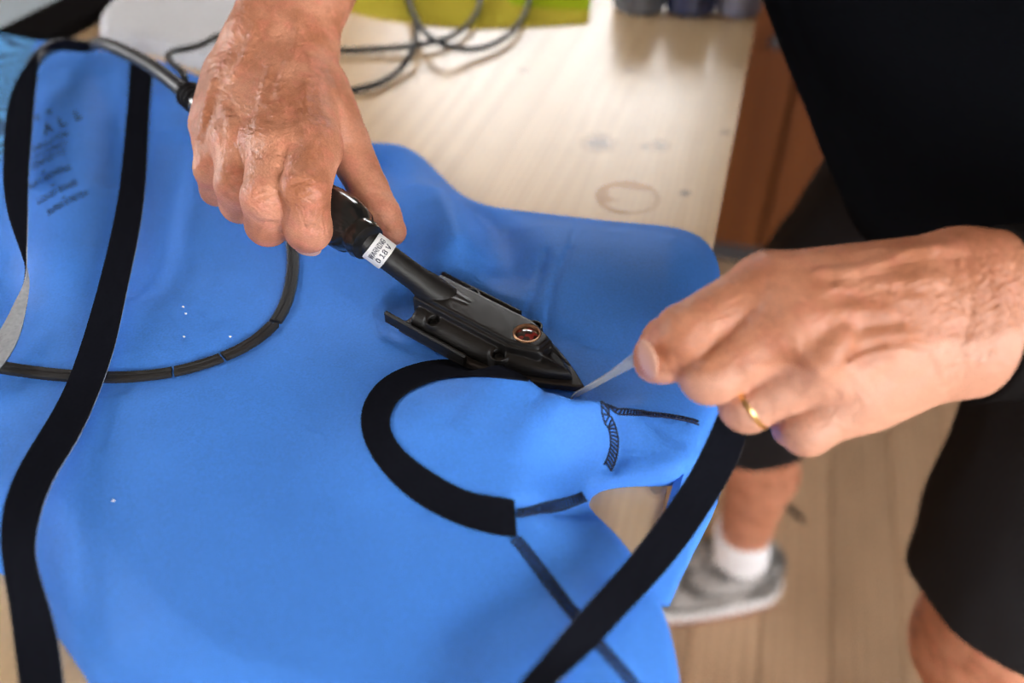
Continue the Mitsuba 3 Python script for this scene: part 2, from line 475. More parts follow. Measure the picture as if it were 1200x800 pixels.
for i in range(-10, 22):                            # floor planks, 0.1 m wide, in two lengths
    x0 = 0.066 + 0.1 * i
    cut = [RY0, -0.6 + 0.9 * ((i * 7) % 5) / 5, 1.62 + 0.8 * ((i * 3) % 4) / 4, RY1]
    for y0, y1 in zip(cut[:-1], cut[1:]):
        obj(numbered('floor__plank', k), box((x0 + 0.0008, y0 + 0.0008, -0.012), (x0 + 0.0992, y1 - 0.0008, 0), 0.0015), 'floor_wood', smooth=False)
        k += 1

# ------------------------------------------------------------------ brown cabinet beyond the table
CY = 1.66
obj('wooden_cabinet__body', box((-0.35, CY + 0.02, 0.08), (0.95, CY + 0.48, 0.86), 0.003), 'cabinet_wood')
obj('wooden_cabinet__plinth', box((-0.33, CY + 0.07, 0.0), (0.93, CY + 0.46, 0.08), 0.002), 'dark_metal')
obj('wooden_cabinet__top', box((-0.37, CY - 0.01, 0.86), (0.97, CY + 0.49, 0.89), 0.004), 'cabinet_wood')
for i in range(3):
    x0 = -0.34 + 0.43 * i
    kd = numbered('wooden_cabinet__door', i)
    obj(kd, join(box((x0 + 0.004, CY, 0.09), (x0 + 0.424, CY + 0.02, 0.85), 0.003)), 'cabinet_wood')
    obj(f'{kd}__knob', trimesh.creation.icosphere(2, 0.013).apply_translation((x0 + 0.38, CY - 0.014, 0.55)), 'dark_metal', smooth=True)
tag('wooden_cabinet', 'reddish brown wooden cabinet standing on the floor beyond the table edge', 'cabinet')

# ------------------------------------------------------------------ pine table
TX0, TY0, TY1, TT = -1.242, -0.22, 1.36, 0.027
for i in range(8):
    x1 = -0.002 - 0.155 * i
    obj(numbered('pine_table__board', i), box((x1 - 0.155, TY0, TH - TT), (x1, TY1, TH), 0), 'pine', smooth=False)
for i, (x, y) in enumerate([(-1.16, -0.14), (-0.16, -0.14), (-1.16, 1.28), (-0.16, 1.28)]):
    obj(numbered('pine_table__leg', i), box((x - 0.035, y - 0.035, 0), (x + 0.035, y + 0.035, TH - TT), 0.003), 'pine', smooth=False)
for i, (a, b) in enumerate([((-1.13, -0.155), (-0.19, -0.125)), ((-1.13, 1.265), (-0.19, 1.295)), ((-1.175, -0.105), (-1.145, 1.245)), ((-0.175, -0.105), (-0.145, 1.245))]):
    obj(numbered('pine_table__apron', i), box((*a, TH - TT - 0.08), (*b, TH - TT), 0.002), 'pine', smooth=False)
tag('pine_table', 'pale pine board work table under the blue wetsuit', 'table')

# ------------------------------------------------------------------ wetsuit: a height field over its outline on the table
OUT = [(-330, -20), (-200, 5), (-60, 27), (0, 34), (45, 43), (80, 46), (110, 53), (160, 60), (215, 76), (262, 98), (330, 128), (395, 152), (430, 161), (465, 163), (492, 174), (517, 197),
       (544, 221), (575, 234), (640, 243), (720, 252), (775, 257), (812, 265), (834, 279), (846, 300), (848, 330), (848, 400), (846, 460), (836, 495), (816, 528),
       (796, 548), (750, 552), (704, 559), (692, 572), (696, 586), (716, 606), (742, 636), (772, 682), (792, 728), (806, 790), (812, 860), (800, 960), (700, 1010),
       (500, 1000), (330, 930), (200, 880), (108, 805), (90, 778), (70, 748), (48, 718), (22, 688), (0, 662), (-60, 632), (-200, 590), (-420, 500), (-520, 300), (-450, 80)]
SZ = TH + 0.011
OUTLINE = spline(np.array([at_height(x, y, SZ)[:2] for x, y in OUT + OUT[:1]]), 1600)[:-1]
POLY = shapely.Polygon(OUTLINE).buffer(0)
BTREE = cKDTree(OUTLINE)


def seg_dist(q, pts):
    """Distance from q (n, 2) to a polyline, and the position along it from 0 to 1."""
    best, pos = np.full(len(q), 9.0), np.zeros(len(q))
    pts = np.asarray(pts)
    for k in range(len(pts) - 1):
        a, b = pts[k], pts[k + 1]
        t = np.clip((q - a) @ (b - a) / ((b - a) @ (b - a)), 0, 1)
        d = np.linalg.norm(q - a - t[:, None] * (b - a), axis=1)
        m = d < best
        best[m], pos[m] = d[m], (k + t[m]) / (len(pts) - 1)
    return best, pos


def flat(*px):
    return np.array([at_height(x, y, SZ + 0.008)[:2] for x, y in px])


# (polyline in the picture, height, half-width, power): folds, swellings and creases of the suit
FOLDS = [
    (flat((470, 250), (560, 300), (700, 310), (800, 330)), 0.016, 0.050),        # the leg that lies to the right
    (flat((420, 200), (470, 225), (500, 300)), 0.006, 0.026),
    (flat((150, 400), (300, 560), (450, 700)), 0.010, 0.11),                      # chest
    (flat((60, 120), (80, 300)), 0.008, 0.035),
    (flat((195, 110), (250, 250)), 0.006, 0.030),
    (flat((520, 500), (600, 520), (660, 530)), 0.016, 0.040),                     # stuffed armhole
    (flat((600, 466), (645, 464), (692, 484)), 0.013, 0.016),
    (flat((700, 490), (712, 530)), 0.006, 0.012),
    (flat((740, 500), (790, 525)), 0.004, 0.014),
    (flat((740, 720), (770, 800)), 0.006, 0.035),
    (flat((300, 800), (500, 820)), 0.004, 0.08),
    # hollows
    (flat((212, 160), (190, 250), (168, 330)), -0.006, 0.016),
    (flat((112, 75), (132, 130), (136, 200)), -0.004, 0.012),
    (flat((6, 300), (18, 350)), -0.004, 0.012),
    (flat((448, 172), (462, 230), (478, 300)), -0.010, 0.017),
    (flat((522, 212), (530, 260), (540, 305)), 0.009, 0.013),
    (flat((566, 236), (585, 275), (600, 315)), -0.012, 0.019),
    (flat((705, 608), (690, 650), (640, 690), (560, 735)), -0.007, 0.020),
    (flat((640, 300), (627, 340), (615, 372)), -0.0016, 0.0022),
    (flat((668, 300), (648, 340), (642, 375)), -0.0014, 0.0022),
    (flat((676, 262), (668, 300)), -0.0008, 0.0020),
    (flat((762, 388), (745, 412)), -0.0010, 0.0022),
    (flat((525, 520), (560, 480)), -0.0006, 0.003),
    (flat((626, 495), (640, 478), (652, 474)), -0.0012, 0.0028),
    (flat((652, 470), (668, 490), (690, 500)), -0.0010, 0.0028),
    (flat((715, 480), (722, 520), (712, 556)), -0.0030, 0.005),
    (flat((606, 603), (650, 594), (690, 580)), -0.0022, 0.004),
    (flat((604, 628), (660, 700), (740, 800)), -0.0014, 0.004),
    (flat((770, 490), (800, 500), (824, 500)), -0.0014, 0.004),
    (flat((560, 452), (585, 462)), 0.0014, 0.003), (flat((578, 452), (602, 462)), 0.0014, 0.003),
    (flat((345, 290), (340, 345), (322, 378), (285, 408), (220, 433), (150, 444), (60, 441), (0, 432)), -0.002, 0.009),
]
IRON_TAIL, IRON_TIP = at_height(497, 372, TH + 0.020), at_height(684, 459, TH + 0.016)


def suit_top(q):
    q = np.asarray(q, float)
    d = BTREE.query(q)[0] * np.where(shapely.contains_xy(POLY, q[:, 0], q[:, 1]), 1, -1)
    dd = np.clip(d, 0, None)
    lip = 0.0085 * np.sqrt(np.clip(1 - (1 - np.clip(dd / 0.0075, 0, 1)) ** 2, 0, 1))
    inner = smooth01(0.004, 0.035, dd)
    body = np.zeros(len(q))
    small = np.zeros(len(q))
    for pts, h, w in FOLDS:
        s = np.exp(-(seg_dist(q, pts)[0] / w) ** 2) * h
        if w > 0.009:
            body += s
        else:
            small += s
    p3 = np.c_[q * 7, np.zeros(len(q))]
    body += 0.004 * (meshkit.fbm(p3, 3, 5) - 0.4)
    # the iron presses the suit flat
    ax = (IRON_TIP - IRON_TAIL)[:2] / np.linalg.norm((IRON_TIP - IRON_TAIL)[:2])
    off = np.array([-ax[1], ax[0]]) * 0.007
    di = seg_dist(q, np.array([IRON_TAIL[:2] + off, IRON_TIP[:2] + off - ax * 0.004]))[0]
    wi = np.exp(-(di / 0.0285) ** 8)
    body = body * (1 - wi) + wi * 0.0030
    z = 0.0015 + lip + body * inner + small * smooth01(0, 0.006, dd)
    over = np.clip(q[:, 0] + 0.008, 0, None)
    return TH + np.maximum(z, 0.0012) - 11.0 * over ** 2


def smooth01(a, b, x):
    t = np.clip((x - a) / (b - a), 0, 1)
    return t * t * (3 - 2 * t)


def on_suit(px, lift=0.0):
    """Where the pixels' rays meet the suit's top."""
    px = np.asarray(px, float)
    r = FWD + RT * (px[:, :1] - 600) / FOCAL - UP * (px[:, 1:] - 400) / FOCAL
    t0 = (TH + 0.06 - CAM[2]) / r[:, 2]
    t1 = (TH - 0.05 - CAM[2]) / r[:, 2]
    for _ in range(24):
        t = (t0 + t1) / 2
        p = CAM + r * t[:, None]
        above = p[:, 2] > suit_top(p[:, :2]) + lift
        t0, t1 = np.where(above, t, t0), np.where(above, t1, t)
    return CAM + r * ((t0 + t1) / 2)[:, None]


def drape(xy, lift):
    xy = np.asarray(xy, float)
    return np.c_[xy[:, :2], suit_top(xy[:, :2]) + lift]


lo, hi = OUTLINE.min(0), OUTLINE.max(0)


def suit_mesh():
    rows = [OUTLINE]
    for inset, step in ((0.0006, 2), (0.0015, 2), (0.003, 2), (0.005, 2)):
        for g in shapely.get_parts(POLY.buffer(-inset)):
            b = np.asarray(g.exterior.coords)[:-1]
            rows.append(b[::step] if len(b) > 900 else b)
    fine = 0.0019
    gx, gy = np.meshgrid(np.arange(max(lo[0], -0.72), hi[0], fine), np.arange(lo[1], hi[1], fine))
    gx = gx + (np.arange(gx.shape[0])[:, None] % 2) * fine / 2
    g = np.c_[gx.ravel(), gy.ravel()]
    rows.append(g[shapely.contains_xy(POLY.buffer(-0.0062), g[:, 0], g[:, 1])])
    cx, cy = np.meshgrid(np.arange(lo[0], max(lo[0], -0.72), 0.008), np.arange(lo[1], hi[1], 0.008))
    g = np.c_[cx.ravel(), cy.ravel()]
    rows.append(g[shapely.contains_xy(POLY.buffer(-0.0062), g[:, 0], g[:, 1])])
    q = np.vstack(rows)
    tri = Delaunay(q).simplices
    cen = q[tri].mean(1)
    tri = tri[shapely.contains_xy(POLY, cen[:, 0], cen[:, 1])]
    a = q[tri]
    area = (a[:, 1, 0] - a[:, 0, 0]) * (a[:, 2, 1] - a[:, 0, 1]) - (a[:, 1, 1] - a[:, 0, 1]) * (a[:, 2, 0] - a[:, 0, 0])
    tri = tri[np.abs(area) > 1e-12]
    tri[area[np.abs(area) > 1e-12] < 0] = tri[area[np.abs(area) > 1e-12] < 0][:, ::-1]
    zt = suit_top(q)
    over = np.clip(q[:, 0] + 0.008, 0, None)
    zb = TH + 0.0006 - 11.0 * over ** 2
    nb = len(OUTLINE)
    n = len(q)
    v = np.vstack([np.c_[q, zt], np.c_[q, zb]])
    i = np.arange(nb)
    j = (i + 1) % nb
    side = np.vstack([np.c_[i, i + n, j], np.c_[j, i + n, j + n]])
    e = OUTLINE
    ccw = (e[:, 0] * np.roll(e[:, 1], -1) - np.roll(e[:, 0], -1) * e[:, 1]).sum() > 0
    if not ccw:
        side = side[:, ::-1]
    return trimesh.Trimesh(v, np.vstack([tri, tri[:, ::-1] + n, side]), process=False)


obj('wetsuit__torso', suit_mesh(), 'neoprene', smooth=60)


FLAP_SEAM = []


def suit_flap():
    """The back layer of the leg that hangs down over the table edge."""
    top = spline([(-0.004, 0.420, TH + 0.004), (0.001, 0.36, TH + 0.004), (0.002, 0.30, TH + 0.003), (0.001, 0.25, TH + 0.003), (-0.002, 0.20, TH + 0.003)], 40)
    low = spline([at_depth(*q) for q in [(846, 455, .480), (850, 510, .460), (842, 558, .440), (830, 612, .425), (809, 650, .405), (775, 686, .375), (757, 702, .360)]], 40)
    m = []
    for t in np.linspace(0, 1, 14):
        row = top * (1 - t) + low * t
        row[:, 0] += 0.006 * np.sin(np.pi * t) + 0.002 * np.sin(9 * t + np.linspace(0, 4, 40))
        m.append(row)
    m = np.array(m)
    FLAP_SEAM.append(m[:, 21] + np.array([0.0012, -0.0012, 0.0012]))
    du, dv = np.gradient(m, axis=0), np.gradient(m, axis=1)
    nor = np.cross(du, dv)
    nor /= np.linalg.norm(nor, axis=-1, keepdims=True) + 1e-12
    a, b = (m + nor * 0.0018).reshape(-1, 3), (m - nor * 0.0018).reshape(-1, 3)
    R, Cn = m.shape[:2]
    f = []
    for r in range(R - 1):
        for c in range(Cn - 1):
            i = r * Cn + c
            f += [[i, i + Cn, i + 1], [i + 1, i + Cn, i + Cn + 1]]
    f = np.array(f)
    n = R * Cn
    rim = [r * Cn for r in range(R)] + [(R - 1) * Cn + c for c in range(1, Cn)] + [r * Cn + Cn - 1 for r in range(R - 2, -1, -1)] + [c for c in range(Cn - 2, 0, -1)]
    s = []
    for i, j in zip(rim, rim[1:] + rim[:1]):
        s += [[i, i + n, j], [j, i + n, j + n]]
    mm = trimesh.Trimesh(np.vstack([a, b]), np.vstack([f, f[:, ::-1] + n, s]), process=False)
    mm.fix_normals()
    return mm


obj('wetsuit__hanging_flap', suit_flap(), 'neoprene', smooth=60)


obj('wetsuit__flap_seam', tube(FLAP_SEAM[0], 0.0009, 6), 'thread', smooth=True)


def stitches(path_px, width=0.0042, pitch=0.0019, lift=0.0004, r=0.00038, pts3=None):
    """A flat-locked seam: two threads along its edges and short threads across, slanting."""
    c = on_suit(spline(np.array(path_px, float), 60)) if pts3 is None else pts3
    length = np.linalg.norm(np.diff(c, axis=0), axis=1).sum()
    c = spline(c[::6], max(8, int(length / pitch)))
    t = np.gradient(c, axis=0)
    t /= np.linalg.norm(t, axis=1, keepdims=True)
    side = np.cross(t, [0, 0, 1.0])
    side /= np.linalg.norm(side, axis=1, keepdims=True)

    def put(p):
        return drape(p, lift) if pts3 is None else p + np.array([lift, 0, lift])
    a, b = put(c + side * width / 2), put(c - side * width / 2)
    ms = [tube(a, r, 5), tube(b, r, 5)]
    for k in range(len(c) - 1):
        q = np.array([a[k], (a[k] + b[k + 1]) / 2 + [0, 0, 0.0003], b[k + 1]])
        ms.append(tube(q, r * 1.15, 5))
    return join(*ms)


for i, pth in enumerate([[(604, 632), (640, 678), (682, 732), (742, 802), (770, 840)], [(606, 602), (640, 596), (670, 588), (692, 579)],
                         [(697, 474), (707, 483), (718, 505), (719, 530), (708, 556)], [(710, 479), (745, 484), (790, 489), (828, 500)]]):
    obj(numbered('wetsuit__seam_stitching', i), stitches(pth, width=(0.0042, 0.0038, 0.0036, 0.0022)[i]), 'thread', smooth=True)
for k in range(4):
    labels[numbered('wetsuit__seam_stitching', k)] = {'label': 'dark flat-lock stitched seam'}

# neck binding: a ribbed black rubber edge glued in pieces
bp = on_suit(spline(np.array([(330, 255), (343, 292), (341, 335), (326, 374), (288, 407), (222, 433), (150, 443), (66, 440), (0, 431), (-60, 418)], float), 160))
bt = np.gradient(bp, axis=0)
bt /= np.linalg.norm(bt, axis=1, keepdims=True)
bs = np.cross(bt, [0, 0, 1.0])
bs /= np.linalg.norm(bs, axis=1, keepdims=True)


def binding(k0, k1):
    prof = [(-0.0034, -0.001), (-0.0034, 0.0016), (-0.0026, 0.0022), (-0.0006, 0.0022), (0, 0.0016), (0.0006, 0.0022), (0.0026, 0.0022), (0.0034, 0.0016), (0.0034, -0.001)]
    n = len(prof)
    v = np.vstack([bp[k] + np.outer([q[0] for q in prof], bs[k]) + np.outer([q[1] for q in prof], [0, 0, 1]) for k in range(k0, k1 + 1)])
    f = []
    for k in range(k1 - k0):
        for j in range(n):
            a0, a1 = k * n + j, k * n + (j + 1) % n
            f += [[a0, a1, a1 + n], [a0, a1 + n, a0 + n]]
    for j in range(1, n - 1):
        f += [[0, j + 1, j], [(k1 - k0) * n, (k1 - k0) * n + j, (k1 - k0) * n + j + 1]]
    m = trimesh.Trimesh(v, np.array(f), process=False)
    if m.volume < 0:
        m.invert()
    return m


cuts = [0, 26, 40, 52, 62, 71, 80, 92, 112, 159]
obj('wetsuit__neck_binding', join(*[binding(a, b - (1 if b < 159 and i % 2 else 0)) for i, (a, b) in enumerate(zip(cuts[:-1], cuts[1:]))]), 'binding_rubber', smooth=30)
labels['wetsuit__neck_binding'] = {'label': 'black ribbed rubber edge curving round the neck'}


def suit_text(text, p0, p1, tall, bold=False):
    """Lettering printed on the suit, its baseline from pixel p0 to p1, capitals as tall as the pixels of that number above it."""
    a, b, c = on_suit(np.array([p0, p1, (p0[0] - 0.28 * tall, p0[1] - tall)], float))[:, :2]
    m = meshkit.text_mesh(text, 1.0, 0.0002, bold).subdivide()
    m.vertices[:, 0] -= m.vertices[:, 0].min()
    xy = a + np.outer(m.vertices[:, 0] / m.vertices[:, 0].max(), b - a) + np.outer(m.vertices[:, 1], c - a)
    m.vertices = np.c_[xy, suit_top(xy) + 0.0002 + m.vertices[:, 2]]
    return m


obj('wetsuit__lettering', join(
    suit_text('A', (52, 159), (62, 153), 11, True), suit_text('L', (71, 150), (78, 146), 11, True), suit_text('L', (90, 142), (97, 138), 11, True),
    suit_text('K', (43, 142), (47, 140), 6, True), suit_text('N', (56, 136), (61, 133), 6, True), suit_text('INSULATION', (39, 180), (80, 160), 6), suit_text('LIGHTWEIGHT', (38, 189), (80, 169), 4),
    suit_text('COMFORT FIT', (38, 199), (79, 180), 6), suit_text('+', (49, 205), (53, 203), 5), suit_text('SOFT NEOPRENE', (35, 223), (84, 199), 6),
    suit_text('+', (60, 221), (64, 219), 5), suit_text('LIQUID SEAMS', (45, 240), (91, 217), 6), suit_text('+', (73, 235), (77, 233), 5),
    suit_text('SUPER STRETCH', (57, 253), (103, 229), 6)), 'print_ink', smooth=False)
labels['wetsuit__lettering'] = {'label': 'dark printed lettering in slanting lines'}
tag('wetsuit', 'bright blue neoprene wetsuit spread across the pine table with black taped seams', 'wetsuit')


# ------------------------------------------------------------------ tapes
def px_ribbon(rows, n, thick, surf=None):
    """rows: (left px, left py, right px, right py, height above table or None for lying on the suit)."""
    r = np.array([[*x[:4], x[4]] for x in rows], float)
    t = np.r_[0, np.cumsum(np.linalg.norm(np.diff((r[:, :2] + r[:, 2:4]) / 2, axis=0), axis=1))]
    f = CubicSpline(t, r)(np.linspace(0, t[-1], n))
    L = np.array([at_height(a, b, TH + h) for a, b, h in f[:, [0, 1, 4]]])
    R = np.array([at_height(a, b, TH + h) for a, b, h in f[:, [2, 3, 4]]])
    return ribbon(L, R, thick)


def two_faced(L, R, thick):
    """A tape: its black cloth face above and its grey glue face below, two layers of one band."""
    nor = np.cross(R - L, np.gradient((L + R) / 2, axis=0))
    nor /= np.linalg.norm(nor, axis=1, keepdims=True) + 1e-12
    return ribbon(L + nor * thick * 0.25, R + nor * thick * 0.25, thick * 0.5), ribbon(L - nor * thick * 0.25, R - nor * thick * 0.25, thick * 0.5)


def tape(key, rows, n, thick, black_up=True):
    r = np.array(rows, float)
    t = np.r_[0, np.cumsum(np.linalg.norm(np.diff((r[:, :2] + r[:, 2:4]) / 2, axis=0), axis=1))]
    f = CubicSpline(t, r)(np.linspace(0, t[-1], n))
    L = np.array([at_height(a, b, TH + h) for a, b, h in f[:, [0, 1, 4]]])
    R = np.array([at_height(a, b, TH + h) for a, b, h in f[:, [2, 3, 5]]])
    a, b = two_faced(L, R, thick)
    if a.vertices[:, 2].mean() < b.vertices[:, 2].mean():
        a, b = b, a
    if not black_up:
        a, b = b, a
    obj(f'{key}__cloth_face', a, 'black_tape', smooth=40)
    obj(f'{key}__glue_face', b, 'tape_glue', smooth=40)
    labels[f'{key}__cloth_face'] = {'label': 'black cloth face'}
    labels[f'{key}__glue_face'] = {'label': 'grey shiny glue face'}


# the long tape that comes down the left side
tape('loose_tape', [(152, 66, 181, 76, .030, .030), (150, 110, 177, 112, .032, .032), (146, 160, 174, 162, .034, .034), (140, 220, 170, 222, .034, .034), (129, 280, 161, 284, .032, .032), (114, 340, 148, 344, .029, .029),
                    (98, 395, 136, 399, .026, .026), (78, 450, 119, 452, .024, .024), (46, 508, 88, 520, .026, .026), (18, 556, 64, 560, .028, .028), (2, 610, 46, 610, .029, .029), (2, 650, 42, 648, .026, .026),
                    (10, 705, 55, 700, .020, .020), (17, 755, 68, 750, .014, .014), (24, 815, 76, 810, .010, .010), (34, 900, 92, 890, .003, .003)], 120, 0.0009)
tag('loose_tape', 'long black tape running down the left of the wetsuit, crossing the neck edge', 'tape')
# the tape at the far left, turning over to show its glue side
tape('loose_tape_001', [(112, 49, 112, 57, .034, .020), (85, 46, 84, 60, .040, .030), (55, 52, 46, 62, .044, .040), (34, 72, 44, 84, .046, .045), (17, 100, 42, 105, .046, .046), (7, 140, 39, 140, .044, .044), (4, 185, 35, 185, .042, .042), (5, 225, 33, 228, .040, .040),
                       (13, 262, 32, 268, .036, .040), (26, 298, 31, 302, .034, .037), (34, 332, 28, 330, .032, .034), (31, 360, 17, 355, .028, .030), (22, 395, 1, 386, .025, .025),
                       (6, 424, -22, 412, .024, .024), (-22, 455, -50, 440, .022, .022)], 140, 0.0009)
tag('loose_tape_001', 'twisted black tape at the left edge, turned over to its grey glue side', 'tape')

# the seam tape: bonded round the armhole, held under the iron and led through the left hand
outer = spline(np.array([(606, 630), (575, 626), (530, 612), (478, 582), (441, 543), (424, 505), (427, 474), (447, 447), (480, 430), (517, 423), (560, 423), (600, 424), (640, 432)], float), 110)
inner = spline(np.array([(603, 588), (575, 583), (548, 577), (511, 558), (474, 530), (458, 504), (459, 484), (472, 465), (497, 451), (522, 444), (560, 442), (598, 445), (637, 449)], float), 110)
Lo, Li = on_suit(outer), on_suit(inner)
rows = []
for t in np.linspace(0, 1, 9):
    rows.append(drape((Lo * (1 - t) + Li * t), 0.0012))
grid = np.array(rows)
R_, C_ = grid.shape[:2]
top = grid.reshape(-1, 3)
f = np.array([[[r * C_ + c, r * C_ + c + 1, (r + 1) * C_ + c + 1], [r * C_ + c, (r + 1) * C_ + c + 1, (r + 1) * C_ + c]] for r in range(R_ - 1) for c in range(C_ - 1)]).reshape(-1, 3)
nn = R_ * C_
rim = [c for c in range(C_)] + [r * C_ + C_ - 1 for r in range(1, R_)] + [(R_ - 1) * C_ + c for c in range(C_ - 2, -1, -1)] + [r * C_ for r in range(R_ - 2, 0, -1)]
s = np.array([[[i, j, i + nn], [j, j + nn, i + nn]] for i, j in zip(rim, rim[1:] + rim[:1])]).reshape(-1, 3)
bm = trimesh.Trimesh(np.vstack([top, top - [0, 0, 0.0009]]), np.vstack([f, f[:, ::-1] + nn, s]), process=False)
if (np.cross(top[f[:, 1]] - top[f[:, 0]], top[f[:, 2]] - top[f[:, 0]])[:, 2]).mean() < 0:
    bm.invert()
obj('seam_tape__bonded_band', bm, 'black_tape', smooth=40)
labels['seam_tape__bonded_band'] = {'label': 'black band bonded in a curve round the armhole'}
# strip from the iron's tip up to the fingers
e0, e1 = [], []
for (a, b, c, d, dp) in [(668, 468, 673, 461, .404), (690, 457, 688, 452, .397), (720, 441, 715, 435, .375), (748, 427, 742, 414, .353), (775, 414, 769, 398, .347)]:
    e0.append(at_depth(a, b, dp))
    e1.append(at_depth(c, d, dp - 0.004))
obj('seam_tape__glue_strip', ribbon(spline(e0, 24), spline(e1, 24), 0.0008), 'tape_glue', smooth=40)
labels['seam_tape__glue_strip'] = {'label': 'narrow grey glue side pulled up to the fingers'}
# from the hand down to the lower edge of the picture
cl, cr = [], []
for (a, b, c, d, dl, dr_) in [(856, 462, 884, 480, .350, .350), (838, 492, 877, 504, .352, .348), (822, 528, 862, 546, .354, .349), (798, 570, 836, 592, .355, .350), (768, 613, 805, 638, .343, .340), (735, 655, 769, 682, .328, .325), (697, 697, 728, 726, .310, .308),
                              (658, 742, 686, 770, .296, .295), (610, 798, 646, 808, .280, .279), (560, 850, 602, 860, .270, .269)]:
    cl.append(at_depth(a, b, dl))
    cr.append(at_depth(c, d, dr_))
land = on_suit(np.array([(470, 935), (512, 948)], float), 0.0012)
cl.append(land[0])
cr.append(land[1])
fa, fb = two_faced(spline(cl, 60), spline(cr, 60), 0.0009)
up_first = fa.vertices[:, 2].mean() > fb.vertices[:, 2].mean()
obj('seam_tape__loose_end', fa if up_first else fb, 'black_tape', smooth=40)
obj('seam_tape__loose_end_backing', fb if up_first else fa, 'tape_glue', smooth=40)
tag('seam_tape', 'black seam tape bonded round the armhole, pulled through the left hand', 'tape')

# ------------------------------------------------------------------ seam iron
KNOB, CORD = at_depth(414, 270, 0.437), at_depth(224, 113, 0.515)
HA = (CORD - KNOB) / np.linalg.norm(CORD - KNOB)
HL = np.linalg.norm(CORD - KNOB)
obj('seam_iron__handle', lathe([(0, -0.014), (0.006, -0.014), (0.0095, -0.0125), (0.0105, -0.009), (0.0100, -0.0065), (0.0102, -0.004), (0.0128, 0.000), (0.0140, 0.006), (0.0142, 0.013), (0.0134, 0.022),
                                (0.0118, 0.030), (0.0125, 0.045), (0.0135, 0.07), (0.0132, 0.095), (0.0115, 0.115), (0.0105, HL - 0.022), (0.0085, HL - 0.012), (0, HL - 0.012)], KNOB, CORD, 48), 'black_gloss', smooth=40)
labels['seam_iron__handle'] = {'label': 'glossy black rounded handle in the right hand'}
rings = []
for k in range(4):
    rings.append(lathe([(0.0050, -0.0014), (0.0078, -0.0012), (0.0084, 0), (0.0078, 0.0012), (0.0050, 0.0014), (0.0050, -0.0014)], CORD - HA * (0.010 - 0.0042 * k), CORD, 24))
rings.append(lathe([(0, -0.012), (0.0058, -0.012), (0.0054, 0.012), (0, 0.012)], CORD - HA * 0.003, CORD + HA, 20))
obj('seam_iron__strain_relief', join(*rings), 'cable_black', smooth=40)
cordp = [CORD - HA * 0.004, at_depth(206, 99, .530), at_depth(185, 83, .550), at_depth(152, 64, .590), at_depth(120, 51, .635), at_height(96, 54, TH + .018), at_height(70, 53, TH + .023), at_height(47, 64, TH + .027), at_height(34, 88, TH + .029), at_height(26, 120, TH + .030), at_height(21, 160, TH + .029), at_height(20, 200, TH + .027)]
obj('seam_iron__cord', tube(spline(cordp, 60), 0.0048, 12), 'cable_grey', smooth=True)
labels['seam_iron__cord'] = {'label': 'thick dark grey power cord'}

# head: a boat-shaped shell over a pointed sole plate; a along the head, b across, c away from the suit
TIP = at_height(685, 460, TH + 0.0145)
TAIL = at_height(499, 361, TH + 0.0165)
AX = (TIP - TAIL) / np.linalg.norm(TIP - TAIL)
BX = np.cross([0, 0, 1.0], AX)
BX /= np.linalg.norm(BX)
CX = np.cross(AX, BX)
HEADL = np.linalg.norm(TIP - TAIL)


def loc(a, b, c):
    return TAIL + AX * a + BX * b + CX * c


def to_world(m):
    m.vertices = TAIL + m.vertices @ np.array([AX, BX, CX])
    return m


def halfwidth(a, w, nose0, nose1, power=1.9):
    t = np.clip((a - nose0) / (nose1 - nose0), 0, 1.2)
    return w * (1 - np.clip(t, 0, 1) ** power) - np.clip(t - 1, 0, 1) * w * 2


def plate_fn(p):
    a, b, c = p.T
    w = halfwidth(a, 0.0236, HEADL * 0.34, HEADL, 2.0)
    d = np.abs(b) - w
    return smax(smax(d * 0.8, np.abs(c - 0.002) - 0.002, 0.0008), -(a - 0.002), 0.001)


def shell_fn(p):
    a, b, c = p.T
    ab = np.abs(b)
    w = halfwidth(a, 0.0192, HEADL * 0.36, HEADL * 0.93, 2.4)
    fall = smooth01(HEADL * 0.55, HEADL * 0.90, a)
    topz = 0.0140 - 0.0045 * fall - 0.0035 * np.clip(ab / 0.019, 0, 1.3) ** 2
    d = smax(smax((ab - w) * 0.8, c - topz, 0.005), -c + 0.0038, 0.0005)
    d = smax(d, -(a - 0.006), 0.003)
    # raised spine carrying the lens, in two steps, ending in a chevron
    for hw, tz, end in ((0.0118, 0.0160, 0.0800), (0.0100, 0.0182, 0.0785)):
        ww = np.where(a > 0.064, hw * np.clip(1 - (a - 0.064) / (end - 0.064) * 0.55, 0, 1), hw)
        sp = smax(smax(ab - ww, c - tz - 0.0006 * np.cos(np.clip(b / 0.01, -1.5, 1.5)), 0.0012), -c + 0.004, 0.0005)
        sp = smax(smax(sp, -(a - 0.002), 0.002), a - end, 0.0015)
        d = smin(d, sp, 0.0006)
    q = np.c_[a, b, c]
    for sgn in (-1, 1):
        d = smin(d, cone(q, (0.079, sgn * 0.0040, 0.0142), (0.093, sgn * 0.0014, 0.0105), 0.0011, 0.0005), 0.0012)
        d = smin(d, cone(q, (-0.004, sgn * 0.0052, 0.0170), (0.030, sgn * 0.0012, 0.0186), 0.0012, 0.0006), 0.0010)
    d = smax(d, -(np.maximum(np.hypot(a - 0.068, b) - 0.0068, -(c - 0.0166))), 0.0004)
    for sa, sb in SCREWS:
        d = smin(d, np.maximum(np.hypot(a - sa, b - sb) - 0.0042, np.abs(c - 0.0075) - 0.0036), 0.0020)
        d = smax(d, -(np.maximum(np.hypot(a - sa, b - sb) - 0.0031, -(c - 0.0088))), 0.0004)
    return d


